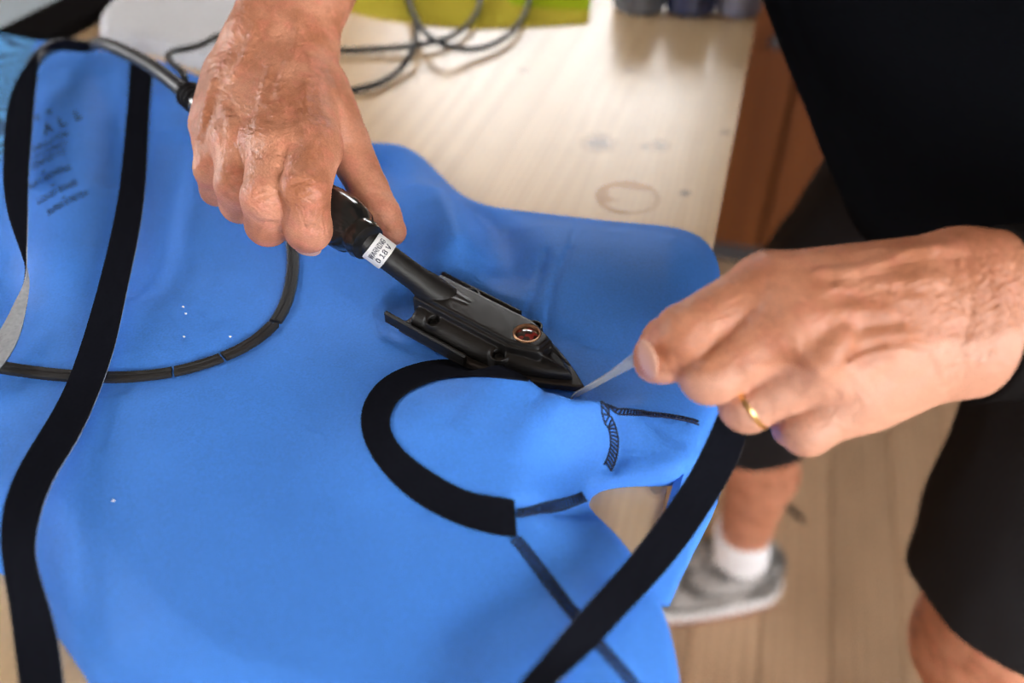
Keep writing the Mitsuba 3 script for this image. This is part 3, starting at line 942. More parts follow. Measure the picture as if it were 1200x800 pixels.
SCREWS = [(0.020, -0.0150), (0.062, -0.0145), (0.020, 0.0150), (0.062, 0.0145)]
obj('seam_iron__sole_plate', to_world(net(plate_fn, (-0.003, -0.03, -0.003), (HEADL + 0.004, 0.03, 0.008), 0.0007)), 'iron_plate', smooth=30)
obj('seam_iron__shell', to_world(net(shell_fn, (-0.006, -0.025, 0.0), (HEADL + 0.004, 0.025, 0.024), 0.00055)), 'iron_plastic', smooth=35)
for i, s in enumerate((-1, 1)):
    fin = box((-0.008, -0.0013, 0.001), (HEADL * 0.46, 0.0013, 0.0082), 0.0009)
    fin.apply_translation((0, s * 0.0223, 0))
    obj(numbered('seam_iron__side_fin', i), to_world(fin), 'iron_plastic', smooth=False)
for i, (sa, sb) in enumerate(SCREWS):
    head = lathe([(0, 0), (0.0024, 0), (0.0024, 0.0010), (0.0019, 0.0015), (0.0012, 0.0015), (0.0012, 0.0006), (0, 0.0006)], loc(sa, sb, 0.0088), loc(sa, sb, 0.1), 20)
    obj(numbered('seam_iron__screw', i), head, 'screw_steel', smooth=30)
obj('seam_iron__lens', lathe([(0, 0), (0.0058, 0), (0.0056, 0.0008), (0.004, 0.0018), (0.002, 0.0022), (0, 0.0023)], loc(0.068, 0, 0.0166), loc(0.068, 0, 1), 32), 'red_lens', smooth=True)
labels['seam_iron__lens'] = {'label': 'small round dark red indicator lens'}
obj('seam_iron__lens_rim', lathe([(0.0058, 0), (0.0070, 0), (0.0070, 0.0022), (0.0066, 0.0026), (0.0060, 0.0024), (0.0058, 0)], loc(0.068, 0, 0.0166), loc(0.068, 0, 1), 40), 'copper_rim', smooth=30)
labels['seam_iron__lens_rim'] = {'label': 'thin copper coloured ring'}
# shaft from the head up to the handle, and the paper label round it
SH0, SH1 = loc(0.016, 0, 0.0125), KNOB - HA * 0.010
shaft = lathe([(0, 0), (0.0085, 0), (0.0080, 0.012), (0.0068, 0.020), (0.0066, np.linalg.norm(SH1 - SH0)), (0, np.linalg.norm(SH1 - SH0))], SH0, SH1, 32)
obj('seam_iron__shaft', shaft, 'iron_plastic', smooth=35)
SD = (SH1 - SH0) / np.linalg.norm(SH1 - SH0)
LB = SH1 - SD * 0.014
obj('seam_iron__label', lathe([(0.0067, 0), (0.0076, 0), (0.0076, 0.0105), (0.0067, 0.0105), (0.0067, 0)], LB, SH1, 32), 'label_paper', smooth=30)
labels['seam_iron__label'] = {'label': 'white paper label wrapped round the shaft'}


def wrap_text(text, along, height, spread, face):
    """Small print bent round the label; reads around the shaft."""
    m = meshkit.text_mesh(text, height, 0.00012, True).subdivide()
    w = m.vertices[:, 0].max()
    u = np.cross(SD, face)
    u /= np.linalg.norm(u)
    w0 = np.cross(u, SD)
    ang = (m.vertices[:, 0] - w / 2) / w * spread
    rad = 0.0077 + m.vertices[:, 2]
    m.vertices = LB + np.outer(along + m.vertices[:, 1], SD) + np.outer(np.sin(ang) * rad, u) + np.outer(np.cos(ang) * rad, w0)
    if m.volume < 0:
        m.invert()
    return m


to_cam = CAM - LB
obj('seam_iron__label__print', join(wrap_text('WARNING', 0.0056, 0.0028, 1.7, to_cam), wrap_text('0 18 V', 0.0016, 0.0028, 1.5, to_cam)), 'label_ink', smooth=False)
tag('seam_iron', 'black seam sealing iron with boat shaped head resting on the blue wetsuit', 'iron')

# ------------------------------------------------------------------ person
exec_person = True


def hand_field(bones, k=0.006, extra=(), cuts=()):
    def fn(p):
        d = None
        for a, b, ra, rb, kk in bones:
            c = cone(p, a, b, ra, rb)
            d = c if d is None else smin(d, c, kk or k)
        for a, b, ra, rb, kk in extra:
            d = smin(d, cone(p, a, b, ra, rb), kk)
        for a, b, ra, rb, kk in cuts:
            d = smax(d, -cone(p, a, b, ra, rb), kk)
        return d
    return fn


def finger_field(chain):
    """One finger: a chain of joints (point, radius)."""
    def fn(p):
        d = None
        for (a, ra), (b, rb) in zip(chain[:-1], chain[1:]):
            c = cone(p, a, b, ra, rb)
            d = c if d is None else smin(d, c, 0.0025)
        return d
    return fn


P = at_depth


def mix_pt(a, b, t):
    return np.asarray(a) * (1 - t) + np.asarray(b) * t


# right hand, back of the hand towards the camera, fingers over the handle
RW = P(330, 45, .495)
R_ELBOW = np.array([-0.275, 0.675, 1.10])
R_SHOULDER = np.array([-0.06, 0.76, 1.31])
rm = dict(index=(P(370, 172, .437), .0128), middle=(P(323, 176, .435), .0130), ring=(P(280, 170, .447), .0124), little=(P(252, 158, .462), .0112))
r_fingers = [
    [rm['index'], (P(357, 226, .415), .0120), (P(361, 268, .424), .0116), (P(372, 268, .452), .0095), (P(392, 250, .462), .0085)],
    [rm['middle'], (P(312, 232, .418), .0121), (P(314, 262, .431), .0112), (P(326, 258, .460), .0098), (P(346, 240, .472), .0088)],
    [rm['ring'], (P(278, 216, .436), .0112), (P(281, 238, .450), .0103), (P(290, 232, .476), .0092), (P(310, 214, .486), .0082)],
    [rm['little'], (P(249, 198, .456), .0096), (P(254, 222, .470), .0088), (P(262, 212, .492), .0078), (P(282, 196, .500), .0070)],
]
r_thumb = [(P(380, 108, .488), .0150), (P(404, 166, .478), .0135), (P(432, 222, .470), .0108), (P(448, 252, .466), .0100), (P(460, 271, .464), .0078)]
rp = []
for kf, wpx in (('index', (362, 66)), ('middle', (340, 62)), ('ring', (315, 62)), ('little', (292, 66))):
    rp.append((P(*wpx, .495), rm[kf][0], .0150, rm[kf][1] - 0.0002, .018))
rp.append((P(268, 92, .498), P(252, 148, .480), .0150, .0140, .012))               # little-finger side of the palm
rp.append((P(300, 120, .490), P(372, 150, .480), .018, .018, .014))                 # palm
WR0, WR1 = mix_pt(RW, R_ELBOW, 0.10), R_ELBOW
lat = RT * 0.012
rp.append((RW - lat, mix_pt(RW, R_ELBOW, 0.5) - lat * 1.2, .0182, .027, .012))
rp.append((RW + lat, mix_pt(RW, R_ELBOW, 0.5) + lat * 1.2, .0182, .027, .012))
rx = [(P(262, 95, .470), rm['little'][0] + UP * 0.006 - FWD * 0.008, .0020, .0026, .006), (P(310, 88, .468), rm['ring'][0] - FWD * 0.0095, .0018, .0022, .006),
      (P(333, 84, .466), rm['middle'][0] - FWD * 0.010, .0018, .0022, .006), (P(355, 90, .468), rm['index'][0] - FWD * 0.010, .0016, .0022, .006),
      (P(258, 110, .466), P(246, 150, .450), .0016, .0014, .004), (P(312, 108, .4655), P(303, 150, .4305), .0014, .0012, .004), (P(318, 112, .466), P(330, 140, .437), .0012, .0010, .004)]


def right_hand(p):
    palm = hand_field(rp, .010, rx)(p)
    d = smin(palm, finger_field(r_thumb)(p), .010)
    for c in r_fingers:
        d = smin(d, smin(palm, finger_field(c)(p), .006), .0008)
    for (i, rr) in ((0, .0020), (1, .0018), (2, .0016), (3, .0014)):               # finger joints: fine creases across the back
        j, jr = r_fingers[i][1]
        nxt, prv = r_fingers[i][2][0], r_fingers[i][0][0]
        t = nxt - prv
        t /= np.linalg.norm(t)
        side = np.cross(t, FWD)
        side /= np.linalg.norm(side)
        for o in (-0.0032, -0.001, 0.0014, 0.0036):
            c = j - FWD * (jr + 0.0004) + t * o
            d = smax(d, -cone(p, c - side * 0.006, c + side * 0.006, 0.0005, 0.0005), 0.0009)
    return d


# left hand: a loose fist, the tape pinched between thumb and forefinger
LW = P(1140, 367, .350)
L_ELBOW = P(1640, 372, .40)
L_SHOULDER = np.array([0.20, 0.47, 1.21])
lm = dict(index=(P(900, 336, .340), .0132), middle=(P(928, 376, .330), .0136), ring=(P(962, 424, .331), .0130), little=(P(1003, 468, .338), .0118))
l_fingers = [
    [lm['index'], (P(803, 392, .334), .0120), (P(778, 418, .340), .0104), (P(768, 424, .346), .0088)],
    [lm['middle'], (P(832, 437, .333), .0122), (P(826, 440, .355), .0105), (P(858, 432, .366), .0092)],
    [lm['ring'], (P(876, 474, .342), .0112), (P(880, 470, .366), .0100), (P(915, 452, .372), .0088)],
    [lm['little'], (P(945, 504, .337), .0100), (P(930, 500, .356), .0086), (P(955, 480, .368), .0078)],
]
l_thumb = [(P(1050, 330, .378), .0160), (P(930, 340, .378), .0140), (P(830, 380, .364), .0118), (P(782, 402, .354), .0108), (P(766, 416, .350), .0085)]
lp = []
for kf, wpx in (('index', (1110, 324)), ('middle', (1115, 345)), ('ring', (1115, 372)), ('little', (1115, 398))):
    lp.append((P(*wpx, .350), lm[kf][0], .0165, lm[kf][1], .016))
lp.append((P(1110, 408, .356), P(1010, 462, .350), .0165, .0145, .012))
lp.append((P(1060, 365, .365), P(950, 390, .358), .021, .019, .014))
lat_l = -UP * 0.0125
lp.append((LW - lat_l * 1.0, mix_pt(LW, L_ELBOW, .5) - lat_l * 1.3, .0205, .027, .012))
lp.append((LW + lat_l * 0.92, mix_pt(LW, L_ELBOW, .5) + lat_l * 1.3, .0205, .027, .012))
lx = [(P(1080, 330, .330), lm['index'][0] - FWD * 0.0105, .0018, .0022, .006), (P(1080, 350, .328), lm['middle'][0] - FWD * 0.011, .0018, .0024, .006), (P(1075, 375, .329), lm['ring'][0] - FWD * 0.0105, .0018, .0024, .006),
      (P(1120, 290, .335), P(1050, 300, .334), .0014, .0014, .004), (P(985, 395, .3165), P(960, 425, .317), .0022, .0026, .006), (P(1045, 400, .3235), P(985, 440, .322), .0020, .0024, .006)]


def left_hand(p):
    palm = hand_field(lp, .010, lx)(p)
    d = smin(palm, finger_field(l_thumb)(p), .003)
    for c in l_fingers:
        d = smin(d, smin(palm, finger_field(c)(p), .006), .0008)
    return d


def hits(fn, px, d0, d1):
    """Points of the surface fn = 0 that the pixels' rays meet first."""
    px = np.asarray(px, float)
    r = FWD + RT * (px[:, :1] - 600) / FOCAL - UP * (px[:, 1:2] - 400) / FOCAL
    t = np.full(len(px), d0)
    for _ in range(60):
        t = np.minimum(t + 0.8 * np.clip(fn(CAM + r * t[:, None]), -0.002, 0.02), d1)
    return CAM + r * t[:, None]


def detail(fn, ridges, creases, lumps, d0, d1):
    """Adds veins and tendons, creases, and soft lumps of the skin, each given as pixels over the hand."""
    def lines(rows, sink):
        out = []
        for px, r in rows:
            q = hits(fn, spline(np.array(px, float), 6) if len(px) > 2 else np.array([px[0], mix_pt(px[0], px[1], .5), px[1]]), d0, d1)
            v = q - CAM
            q = q + v / np.linalg.norm(v, axis=1, keepdims=True) * sink * r
            out += [(a, b, r) for a, b in zip(q[:-1], q[1:])]
        return out
    rs, cs = lines(ridges, 1.7), lines(creases, -0.35)
    ls = [(hits(fn, np.array([px], float), d0, d1)[0], r, up) for px, r, up in lumps]

    def out(p):
        d = fn(p)
        near = np.abs(d) < 0.012
        if not near.any():
            return d
        q, e = p[near], d[near]
        for c, r, up in ls:
            e = e - up * np.exp(-((q - c) ** 2).sum(1) / r ** 2)
        for a, b, r in rs:
            e = smin(e, cone(q, a, b, r, r), 0.0038)
        for a, b, r in cs:
            e = smax(e, -cone(q, a, b, r, r), 0.0012)
        d = d.copy()
        d[near] = e
        return d
    return out


right_hand_plain, left_hand_plain = right_hand, left_hand
right_hand = detail(right_hand_plain,
                    [([(250, 100), (243, 130), (238, 158)], .0014), ([(262, 125), (272, 150), (270, 172)], .0012), ([(318, 82), (310, 115), (303, 158)], .0014), ([(334, 90), (328, 118), (332, 148)], .0012),
                     ([(310, 115), (322, 140)], .0010), ([(360, 95), (357, 130), (362, 160)], .0013), ([(300, 30), (292, 62), (275, 92)], .0014), ([(350, 20), (345, 60), (334, 90)], .0013), ([(388, 95), (398, 130), (405, 160)], .0012)],
                    [([(338, 217), (356, 213), (376, 218)], .0006), ([(339, 223), (356, 220), (375, 224)], .0006), ([(340, 229), (356, 227), (374, 230)], .0005), ([(298, 226), (311, 223), (326, 227)], .0005), ([(299, 233), (311, 231), (326, 234)], .0005),
                     ([(270, 213), (279, 211), (288, 214)], .0005), ([(341, 270), (358, 268), (380, 271)], .0004), ([(426, 205), (440, 214), (452, 213)], .0005), ([(432, 222), (446, 226), (456, 222)], .0005), ([(300, 262), (314, 260), (328, 263)], .0004)],
                    [((372, 172), .012, .0016), ((325, 176), .012, .0018), ((282, 170), .011, .0016), ((252, 160), .010, .0014), ((348, 170), .007, -.0012), ((304, 172), .007, -.0012), ((268, 166), .006, -.0010)], .36, .56)
left_hand = detail(left_hand_plain,
                   [([(1100, 330), (1030, 335), (960, 345)], .0012), ([(1120, 296), (1060, 300), (1010, 318), (960, 322)], .0014), ([(1060, 372), (1000, 366), (955, 372)], .0014), ([(990, 400), (960, 412), (930, 402)], .0014),
                    ([(1090, 398), (1040, 392), (1000, 402)], .0014)],
                   [([(1098, 408), (1050, 402), (1006, 410), (985, 428)], .0009), ([(842, 392), (822, 418), (792, 438), (770, 441)], .0008),
                    ([(886, 452), (872, 462), (858, 468)], .0007), ([(768, 410), (776, 422), (785, 432)], .0006), ([(812, 372), (818, 388), (812, 400)], .0005), ([(1130, 300), (1138, 350), (1130, 400)], .0004), ([(1156, 310), (1164, 360), (1160, 420)], .0004),
                    ([(1090, 420), (1100, 440), (1104, 455)], .0006)],
                   [((972, 424), .010, .0022), ((1010, 458), .009, .0020), ((940, 380), .011, .0016), ((902, 338), .011, .0014), ((1050, 420), .010, .0018), ((990, 448), .005, -.0012), ((958, 402), .006, -.0010), ((1030, 440), .005, -.0010)], .27, .42)


def body_field(p):
    """Trunk, legs, neck, head and arms; the hands are added finer."""
    d = ellipsoid(p, (0.235, 0.655, 0.93), (0.115, 0.165, 0.14))
    d = smin(d, cone(p, (0.22, 0.65, 0.95), (0.10, 0.62, 1.20), 0.125, 0.135), 0.05)
    d = smin(d, cone(p, (0.15, 0.55, 1.17), (0.05, 0.70, 1.24), 0.110, 0.115), 0.05)
    d = smin(d, cone(p, (0.08, 0.61, 1.34), (0.03, 0.57, 1.43), 0.062, 0.058), 0.05)
    for sh, el, wr in ((R_SHOULDER, R_ELBOW, RW), (L_SHOULDER, L_ELBOW, LW)):
        d = smin(d, cone(p, sh, el, 0.058, 0.043), 0.035)
        la, k0 = (lat, 0.0185) if sh is R_SHOULDER else (lat_l, 0.0205)
        for sgn in (-1, 1):
            near, far = mix_pt(wr, el, 0.30) + sgn * la * 1.12, mix_pt(wr, el, 0.5) + sgn * la * 1.2
            d = smin(d, cone(p, near, far, k0 + 0.0030, 0.0262), 0.012)
            d = smin(d, cone(p, far, mix_pt(wr, el, 0.92) + sgn * la * 0.7, 0.0262, 0.034), 0.012)
        d = smin(d, cone(p, el, mix_pt(el, wr, 0.2), 0.042, 0.039), 0.02)
    for hip, kn, an, toe in LEGS:
        d = smin(d, cone(p, hip, kn, 0.088, 0.058), 0.04)
        d = smin(d, cone(p, kn, mix_pt(kn, an, 0.35) + np.array([0.018, 0, 0]), 0.048, 0.043), 0.02)
        d = smin(d, cone(p, mix_pt(kn, an, 0.35) + np.array([0.018, 0, 0]), an, 0.043, 0.031), 0.02)
        d = smin(d, cone(p, an + np.array([0.02, 0, -0.050]), toe + np.array([0, 0, -0.010]), 0.027, 0.014), 0.012)
    # head, bent over the work
    d = smin(d, ellipsoid(p, HEAD, (0.092, 0.076, 0.115)), 0.02)
    d = smin(d, ellipsoid(p, HEAD + np.array([-0.035, -0.012, -0.065]), (0.055, 0.055, 0.055)), 0.03)
    d = smin(d, cone(p, HEAD + np.array([-0.085, -0.030, 0.0]), HEAD + np.array([-0.108, -0.038, -0.030]), 0.010, 0.014), 0.012)
    for s in (-1, 1):
        d = smin(d, ellipsoid(p, HEAD + np.array([0.004, s * 0.078, -0.01]), (0.018, 0.010, 0.032)), 0.006)
        d = smax(d, -ellipsoid(p, HEAD + np.array([-0.088, -0.030 + s * 0.034, 0.008]), (0.012, 0.015, 0.010)), 0.008)
    d = smax(d, -cone(p, HEAD + np.array([-0.088, -0.052, -0.075]), HEAD + np.array([-0.088, -0.008, -0.075]), 0.004, 0.004), 0.006)
    return d


HEAD = np.array([-0.03, 0.54, 1.54])
LEGS = [(np.array([0.22, 0.735, 0.88]), np.array([0.068, 0.735, 0.47]), np.array([0.117, 0.835, 0.085]), np.array([-0.015, 0.775, 0.034])),
        (np.array([0.31, 0.580, 0.88]), np.array([0.282, 0.490, 0.475]), np.array([0.350, 0.480, 0.085]), np.array([0.210, 0.450, 0.034]))]


def bounds(points, pad):
    pts = np.array(points)
    return pts.min(0) - pad, pts.max(0) + pad


rpts = [a for a, *_ in rp[:6]] + [b for _, b, *_ in rp[:6]] + [c[0] for ch in r_fingers + [r_thumb] for c in ch] + [mix_pt(RW, R_ELBOW, .45)]
lpts = [a for a, *_ in lp[:6]] + [b for _, b, *_ in lp[:6]] + [c[0] for ch in l_fingers + [l_thumb] for c in ch] + [mix_pt(LW, L_ELBOW, .45)]


def capped(fn, base, tip, t):
    """Ends the fine hand mesh with a clean cut inside the forearm."""
    n = (tip - base) / np.linalg.norm(tip - base)
    c = mix_pt(base, tip, t)
    return lambda p: np.maximum(fn(p), (p - c) @ n)


rh = net(capped(right_hand, RW, R_ELBOW, .40), *bounds(rpts, 0.03), 0.00135)
lh = net(capped(left_hand, LW, L_ELBOW, .40), *bounds(lpts, 0.03), 0.00135)
bd = net(body_field, (-0.40, 0.30, -0.01), (0.48, 0.95, 1.70), 0.006)
whole = manifold(rh) + manifold(lh) + manifold(bd)
mesh_ = whole.to_mesh()
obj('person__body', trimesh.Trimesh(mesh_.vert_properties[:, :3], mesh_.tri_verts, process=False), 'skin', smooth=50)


def nail(center, along, normal, w, l):
    along = along / np.linalg.norm(along)
    normal = normal - along * (normal @ along)
    normal /= np.linalg.norm(normal)
    m = trimesh.creation.icosphere(3, 1.0)
    m.vertices = center + np.outer(m.vertices[:, 0] * l, along) + np.outer(m.vertices[:, 1] * w, np.cross(normal, along)) + np.outer(m.vertices[:, 2] * 0.0016, normal)
    return m


lt = l_fingers[0][2][0]
obj('person__fingernail', nail(P(759, 420, .3305), P(762, 440, .336) - P(755, 402, .330), -FWD * 0.55 - RT * 0.85, 0.0056, 0.0085), 'nail_skin', smooth=True)
rt_ = r_fingers[0][2][0]
obj('person__fingernail_001', nail(rt_ - UP * 0.0098 + FWD * 0.0035 - RT * 0.0008, FWD - 0.35 * UP, -UP - 0.35 * FWD, 0.0064, 0.0075), 'nail_skin', smooth=True)
# clothes
def folds(p, s):
    return s * (meshkit.fbm(np.c_[p[:, 0] * 9, p[:, 1] * 9, p[:, 2] * 5], 3, 11) - 0.5)


def shirt_field(p):
    d = ellipsoid(p, (0.225, 0.655, 0.90), (0.150, 0.185, 0.20))
    d = smin(d, cone(p, (0.18, 0.665, 0.93), (0.04, 0.64, 1.20), 0.150, 0.152), 0.05)
    d = smin(d, cone(p, (0.16, 0.55, 1.18), (0.05, 0.70, 1.24), 0.125, 0.130), 0.05)
    for sh, el in ((R_SHOULDER, R_ELBOW), (L_SHOULDER, L_ELBOW)):
        d = smin(d, cone(p, sh, mix_pt(sh, el, 0.55), 0.074, 0.064), 0.04)
    d = smax(d, -cone(p, (0.08, 0.61, 1.33), (0.02, 0.56, 1.46), 0.070, 0.078), 0.01)
    return smax(d + folds(p, 0.022), 0.80 - p[:, 2], 0.012)


def shorts_field(p):
    d = ellipsoid(p, (0.235, 0.655, 0.90), (0.130, 0.178, 0.14))
    for i, (hip, kn, an, toe) in enumerate(LEGS):
        end = kn
        d = smin(d, smax(cone(p, hip, end, 0.104, 0.082), (0.44, 0.54)[i] - p[:, 2], 0.008), 0.02)
    return d + folds(p, 0.016) + 0.010 * (meshkit.fbm(np.c_[p[:, 0] * 16 + p[:, 2] * 9, p[:, 1] * 22, p[:, 2] * 7], 2, 21) - 0.5)


shirt_folded = detail(shirt_field, [([(916, -10), (950, 88), (996, 185), (1034, 262)], .0040), ([(1040, 20), (1075, 120), (1120, 220)], .0050)], [([(922, -10), (957, 88), (1003, 185), (1040, 262)], .0030)], [], .35, .95)
obj('person__t_shirt', net(shirt_folded, (-0.30, 0.30, 0.78), (0.45, 0.92, 1.46), 0.005), 'shirt_cloth', smooth=50)
obj('person__shorts', net(shorts_field, (0.0, 0.36, 0.42), (0.42, 0.88, 1.06), 0.005), 'shorts_cloth', smooth=50)
labels['person__t_shirt'] = {'label': 'black t-shirt'}
labels['person__shorts'] = {'label': 'black shorts'}
for i, (hip, kn, an, toe) in enumerate(LEGS):
    up_l = an + (kn - an) * 0.14
    sk = lathe([(0, -0.05), (0.040, -0.05), (0.0405, 0.0), (0.039, 0.04), (0.0385, 0.078), (0.0385, 0.085), (0.037, 0.087), (0.03, 0.085), (0, 0.085)], an, kn, 32)
    obj(numbered('person__sock', i), sk, 'sock_cloth', smooth=40)
    hd = toe - an
    hd = np.array([hd[0], hd[1], 0]) / np.linalg.norm(hd[:2])
    sd = np.array([-hd[1], hd[0], 0])

    def shoe_fn(p, an=an, hd=hd, sd=sd):
        q = p - np.array([an[0], an[1], 0])
        a, b, c = q @ hd, q @ sd, q[:, 2]
        w = 0.043 + 0.010 * np.sin(np.clip((a + 0.06) / 0.26, 0, 1) * np.pi) 
        ell = np.hypot(np.clip(np.abs(a - 0.07) - 0.10, 0, None), np.abs(b)) - w
        top = 0.082 - 0.040 * smooth01(0.0, 0.15, a)
        d = smax(ell, c - top, 0.025)
        d = smax(d, 0.024 - c, 0.004)
        return smax(d, -cone(p, an + [0, 0, 0.02], an + [0, 0, 0.2], 0.040, 0.044), 0.004)

    def sole_fn(p, an=an, hd=hd, sd=sd):
        q = p - np.array([an[0], an[1], 0])
        a, b, c = q @ hd, q @ sd, q[:, 2]
        w = 0.046 + 0.010 * np.sin(np.clip((a + 0.06) / 0.26, 0, 1) * np.pi)
        ell = np.hypot(np.clip(np.abs(a - 0.07) - 0.10, 0, None), np.abs(b)) - w
        return smax(smax(ell, c - 0.028, 0.004), 0.006 - c, 0.002)

    def tread_fn(p, an=an, hd=hd, sd=sd):
        q = p - np.array([an[0], an[1], 0])
        a, b, c = q @ hd, q @ sd, q[:, 2]
        w = 0.045 + 0.010 * np.sin(np.clip((a + 0.06) / 0.26, 0, 1) * np.pi)
        ell = np.hypot(np.clip(np.abs(a - 0.07) - 0.10, 0, None), np.abs(b)) - w
        return smax(smax(ell, c - 0.0085, 0.001), 0.0005 - c, 0.001)
    b0 = np.array([an[0], an[1], 0])
    lo_, hi_ = np.minimum(b0 - 0.12, b0 + hd * 0.25 - 0.06), np.maximum(b0 + 0.12, b0 + hd * 0.25 + 0.06)
    lo_[2], hi_[2] = -0.01, 0.13
    ks = numbered('person__shoe', i)
    obj(ks, net(shoe_fn, lo_, hi_, 0.003), 'shoe_mesh', smooth=50)
    obj(f'{ks}__sole', net(sole_fn, lo_, hi_, 0.003), 'shoe_sole', smooth=40)
    obj(f'{ks}__tread', net(tread_fn, lo_, hi_, 0.0025), 'shoe_red', smooth=40)
    labels[ks] = {'label': 'grey and white sports shoe with a red tread'}
    labels[numbered('person__sock', i)] = {'label': 'white ankle sock'}
wn = (L_ELBOW - LW) / np.linalg.norm(L_ELBOW - LW)
wn = wn - 0.13 * UP
wn /= np.linalg.norm(wn)
wc = P(1144, 384, .352)


def strap_fn(p):
    return smax(left_hand(p) - 0.0022, np.abs((p - wc) @ wn - 0.013) - 0.011, 0.002)


obj('person__wristband', net(strap_fn, wc + wn * 0.013 - 0.055, wc + wn * 0.013 + 0.055, 0.0016), 'black_frame', smooth=40)
labels['person__wristband'] = {'label': 'black band round the left wrist'}
# ring on the left ring finger, band round the left wrist
ra, rb_ = lm['ring'][0], l_fingers[2][1][0]
rc = mix_pt(ra, rb_, 0.96)
rd = (rb_ - ra) / np.linalg.norm(rb_ - ra)
obj('person__wedding_ring', lathe([(0.0112, -0.0010), (0.0119, -0.0010), (0.0122, 0), (0.0119, 0.0010), (0.0112, 0.0010), (0.0112, -0.0010)], rc, rc + rd, 48), 'gold', smooth=40)
labels['person__wedding_ring'] = {'label': 'thin gold ring on the left ring finger'}
hair = net(lambda p: smax(ellipsoid(p, HEAD + np.array([0.012, 0, 0.012]), (0.095, 0.083, 0.118)), -ellipsoid(p, HEAD + np.array([-0.09, -0.02, -0.06]), (0.10, 0.10, 0.13)), 0.008),
           HEAD - 0.14, HEAD + 0.15, 0.005)
obj('person__hair', hair, 'hair', smooth=50)
tag('person', 'person in black t-shirt and shorts holding the iron and pulling the tape', 'person')

# ------------------------------------------------------------------ things on the far part of the table
def lumpy(px, h, seed, rise=0.02):
    """A soft low heap over an outline on the table."""
    out = spline(np.array([at_height(x, y, TH)[:2] for x, y in px + px[:1]]), 160)[:-1]
    pg = shapely.Polygon(out).buffer(0)
    l0, h0 = out.min(0), out.max(0)
    gx, gy = np.meshgrid(np.arange(l0[0], h0[0], 0.004), np.arange(l0[1], h0[1], 0.004))
    g = np.c_[gx.ravel(), gy.ravel()]
    g = g[shapely.contains_xy(pg.buffer(-0.002), g[:, 0], g[:, 1])]
    q = np.vstack([out, g])
    tri = Delaunay(q).simplices
    cen = q[tri].mean(1)
    tri = tri[shapely.contains_xy(pg, cen[:, 0], cen[:, 1])]
    d = cKDTree(out).query(q)[0]
    z = h * np.sqrt(np.clip(1 - (1 - np.clip(d / rise, 0, 1)) ** 2, 0, 1)) * (0.75 + 0.5 * meshkit.fbm(np.c_[q * 16, np.zeros(len(q))], 3, seed)) + 0.001
    n = len(q)
    v = np.vstack([np.c_[q, TH + z], np.c_[q, np.full(n, TH + 0.0004)]])
    a = q[tri]
    area = (a[:, 1, 0] - a[:, 0, 0]) * (a[:, 2, 1] - a[:, 0, 1]) - (a[:, 1, 1] - a[:, 0, 1]) * (a[:, 2, 0] - a[:, 0, 0])
    tri[area < 0] = tri[area < 0][:, ::-1]
    nb = len(out)
    i = np.arange(nb)
    j = (i + 1) % nb
    m = trimesh.Trimesh(v, np.vstack([tri, tri[:, ::-1] + n, np.c_[i, i + n, j], np.c_[j, i + n, j + n]]), process=False)
    m.fix_normals()
    return m


obj('paper_towel', lumpy([(118, 45), (124, 24), (150, 2), (190, -14), (260, -18), (300, 10), (300, 60), (262, 84), (222, 80), (180, 66), (140, 62)], 0.018, 4), 'white_towel', smooth=60)
tag('paper_towel', 'crumpled white paper towel on the table behind the right hand', 'paper towel')


def sheet(px, z0, z1):
    pts = [at_height(x, y, TH + z0)[:2] for x, y in px]
    pg = shapely.Polygon(pts).buffer(-0.004).buffer(0.004)
    m = trimesh.creation.extrude_polygon(pg, z1 - z0, engine='earcut')
    m.apply_translation((0, 0, TH + z0))
    return m


obj('plastic_folder__yellow_cover', sheet([(385, -2), (405, 12), (440, 21), (500, 29), (560, 33), (640, 30), (690, 27), (694, -10), (690, -60), (420, -70)], 0.0005, 0.0022), 'yellow_plastic', smooth=False)
obj('plastic_folder__green_panel', sheet([(600, 6), (640, 10), (692, 12), (693, -10), (688, -55), (560, -60)], 0.0022, 0.0030), 'green_plastic', smooth=False)
labels['plastic_folder__green_panel'] = {'label': 'lime green upper corner'}
tag('plastic_folder', 'yellow and lime green plastic folder lying under the black cable', 'folder')


def cable(key, px, label, lifts=None, r=0.0026):
    pts = []
    for k, (x, y) in enumerate(px):
        pts.append(at_height(x, y, TH + r + 0.0004 + (lifts[k] if lifts else 0)))
    obj(key, tube(spline(pts, 40 + 10 * len(px)), r, 10), 'cable_black', smooth=True)
    tag(key, label, 'cable')


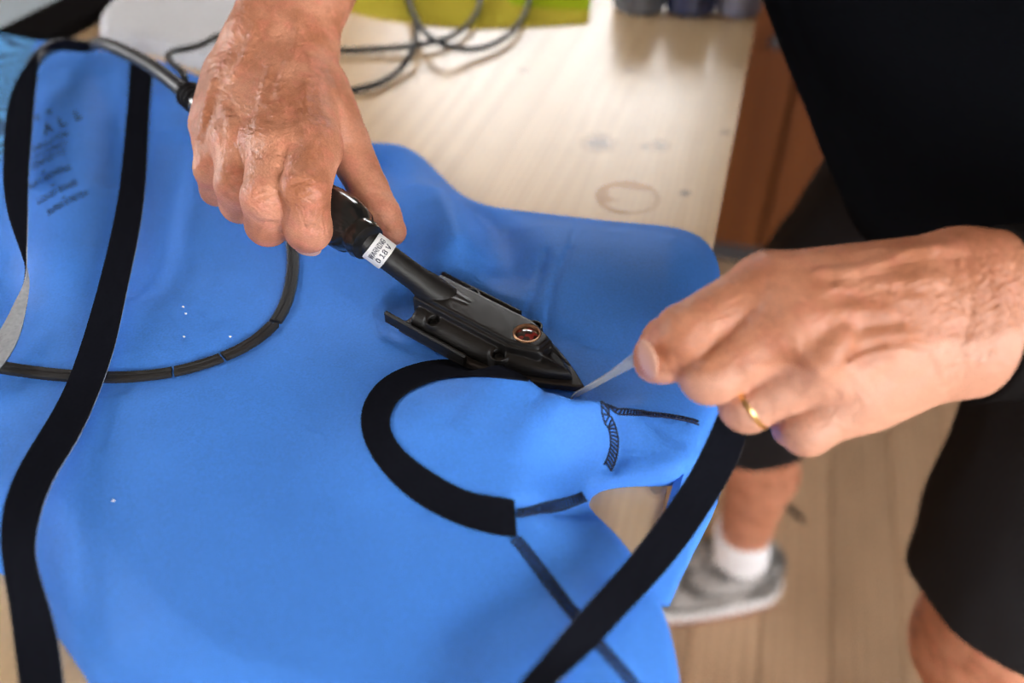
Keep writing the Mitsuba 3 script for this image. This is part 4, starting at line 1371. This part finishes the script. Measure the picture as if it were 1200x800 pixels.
cable('power_cable', [(216, 94), (206, 78), (197, 66), (207, 59), (232, 54), (262, 40), (300, 38), (345, 52), (392, 59), (450, 57), (505, 50), (540, 36), (558, 16), (563, -8), (548, -36), (510, -44), (480, -20), (485, 20), (486, 52), (470, 80), (438, 100), (400, 107), (350, 106), (300, 100)],
      'thin black cable crossing the white paper towel and the yellow folder',
      [.062, .048, .034, .028, .024, .024, .020, .008, .002, .002, .003, .003, .003, .003, .003, .003, .003, .003, .008, .002, .001, .0, .0, .0])
cable('power_cable_001', [(470, -60), (474, -20), (484, 16), (500, 40), (522, 53), (552, 58), (585, 48), (608, 28), (619, 4), (622, -30)], 'short loop of thin black cable at the edge of the yellow folder',
      [.004, .009, .010, .010, .010, .004, .003, .003, .003, .003])
for i, (x, y, r, mat, lab) in enumerate([(748, 10, .026, 'grey_glass', 'dark grey glass jar at left of the row of jars by the table corner'), (808, 12, .025, 'blue_glass', 'dark blue glass jar between the grey and the pale jar'),
                                         (864, 14, .023, 'pale_glass', 'pale blue jar nearest the table edge')]):
    c = at_height(x, y, TH)
    kj = numbered('glass_jar', i)
    obj(f'{kj}__body', lathe([(0, 0.0005), (r - 0.003, 0.0005), (r, 0.004), (r, 0.036), (r * 0.8, 0.045), (r * 0.8, 0.050), (0, 0.050)], c, c + [0, 0, 1], 40), mat, smooth=30)
    obj(f'{kj}__lid', lathe([(0, 0.050), (r * 0.86, 0.050), (r * 0.88, 0.052), (r * 0.88, 0.062), (r * 0.8, 0.064), (0, 0.064)], c, c + [0, 0, 1], 40), 'black_frame', smooth=30)
    tag(kj, lab, 'jar')
fr = [at_height(x, y, TH) for x, y in [(-60, 60), (83, 48), (165, -2), (170, -60), (-120, -70)]]
fdir = at_height(160, 0, TH) - at_height(78, 46, TH)
fdir[2] = 0
fdir /= np.linalg.norm(fdir)
fside = np.array([-fdir[1], fdir[0], 0])
f0 = at_height(82, 46, TH)


def slab(a0, a1, b0, b1, z0, z1):
    m = box((a0, b0, z0), (a1, b1, z1), 0.003)
    m.vertices = f0 * [1, 1, 0] + np.outer(m.vertices[:, 0], fdir) + np.outer(m.vertices[:, 1], fside) + np.outer(m.vertices[:, 2] + TH, [0, 0, 1])
    return m


fp = shapely.Polygon([(f0 + fdir * a + fside * b)[:2] for a, b in ((-0.09, 0), (0.26, 0), (0.26, 0.24), (-0.09, 0.24))]).difference(POLY.buffer(0.002))
fm = trimesh.creation.extrude_polygon(max(shapely.get_parts(fp), key=lambda g: g.area), 0.0115, engine='earcut')
fm.apply_translation((0, 0, TH + 0.0005))
obj('framed_panel__frame', fm, 'black_frame', smooth=False)
obj('framed_panel__screen', slab(-0.06, 0.23, 0.055, 0.21, 0.012, 0.0128), 'screen_grey', smooth=False)
tag('framed_panel', 'pale grey panel with wide black frame at far left of the table', 'panel')
pp = [at_height(x, y, 0.004) for x, y in [(909, 585), (941, 610)]]
obj('floor_strip', tube(spline([pp[0], mix_pt(*pp, .5) + [0, .004, .001], pp[1]], 14), 0.004, 8), 'cable_black', smooth=True)
tag('floor_strip', 'short black stick lying on the floor behind the shoe', 'stick')
rng = np.random.default_rng(3)
lint = []
for x, y in [(133, 587), (215, 360), (218, 368), (270, 395), (216, 395)]:
    q = on_suit(np.array([[x, y]], float))[0]
    m = trimesh.creation.icosphere(1, 0.0006)
    m.vertices = m.vertices * [1.3, 0.9, 0.6] + q + [0, 0, 0.0004]
    lint.append(m)
obj('lint', join(*lint), 'sock_cloth', smooth=True)
tag('lint', 'tiny white specks of lint on the blue neoprene', 'lint', kind='stuff')
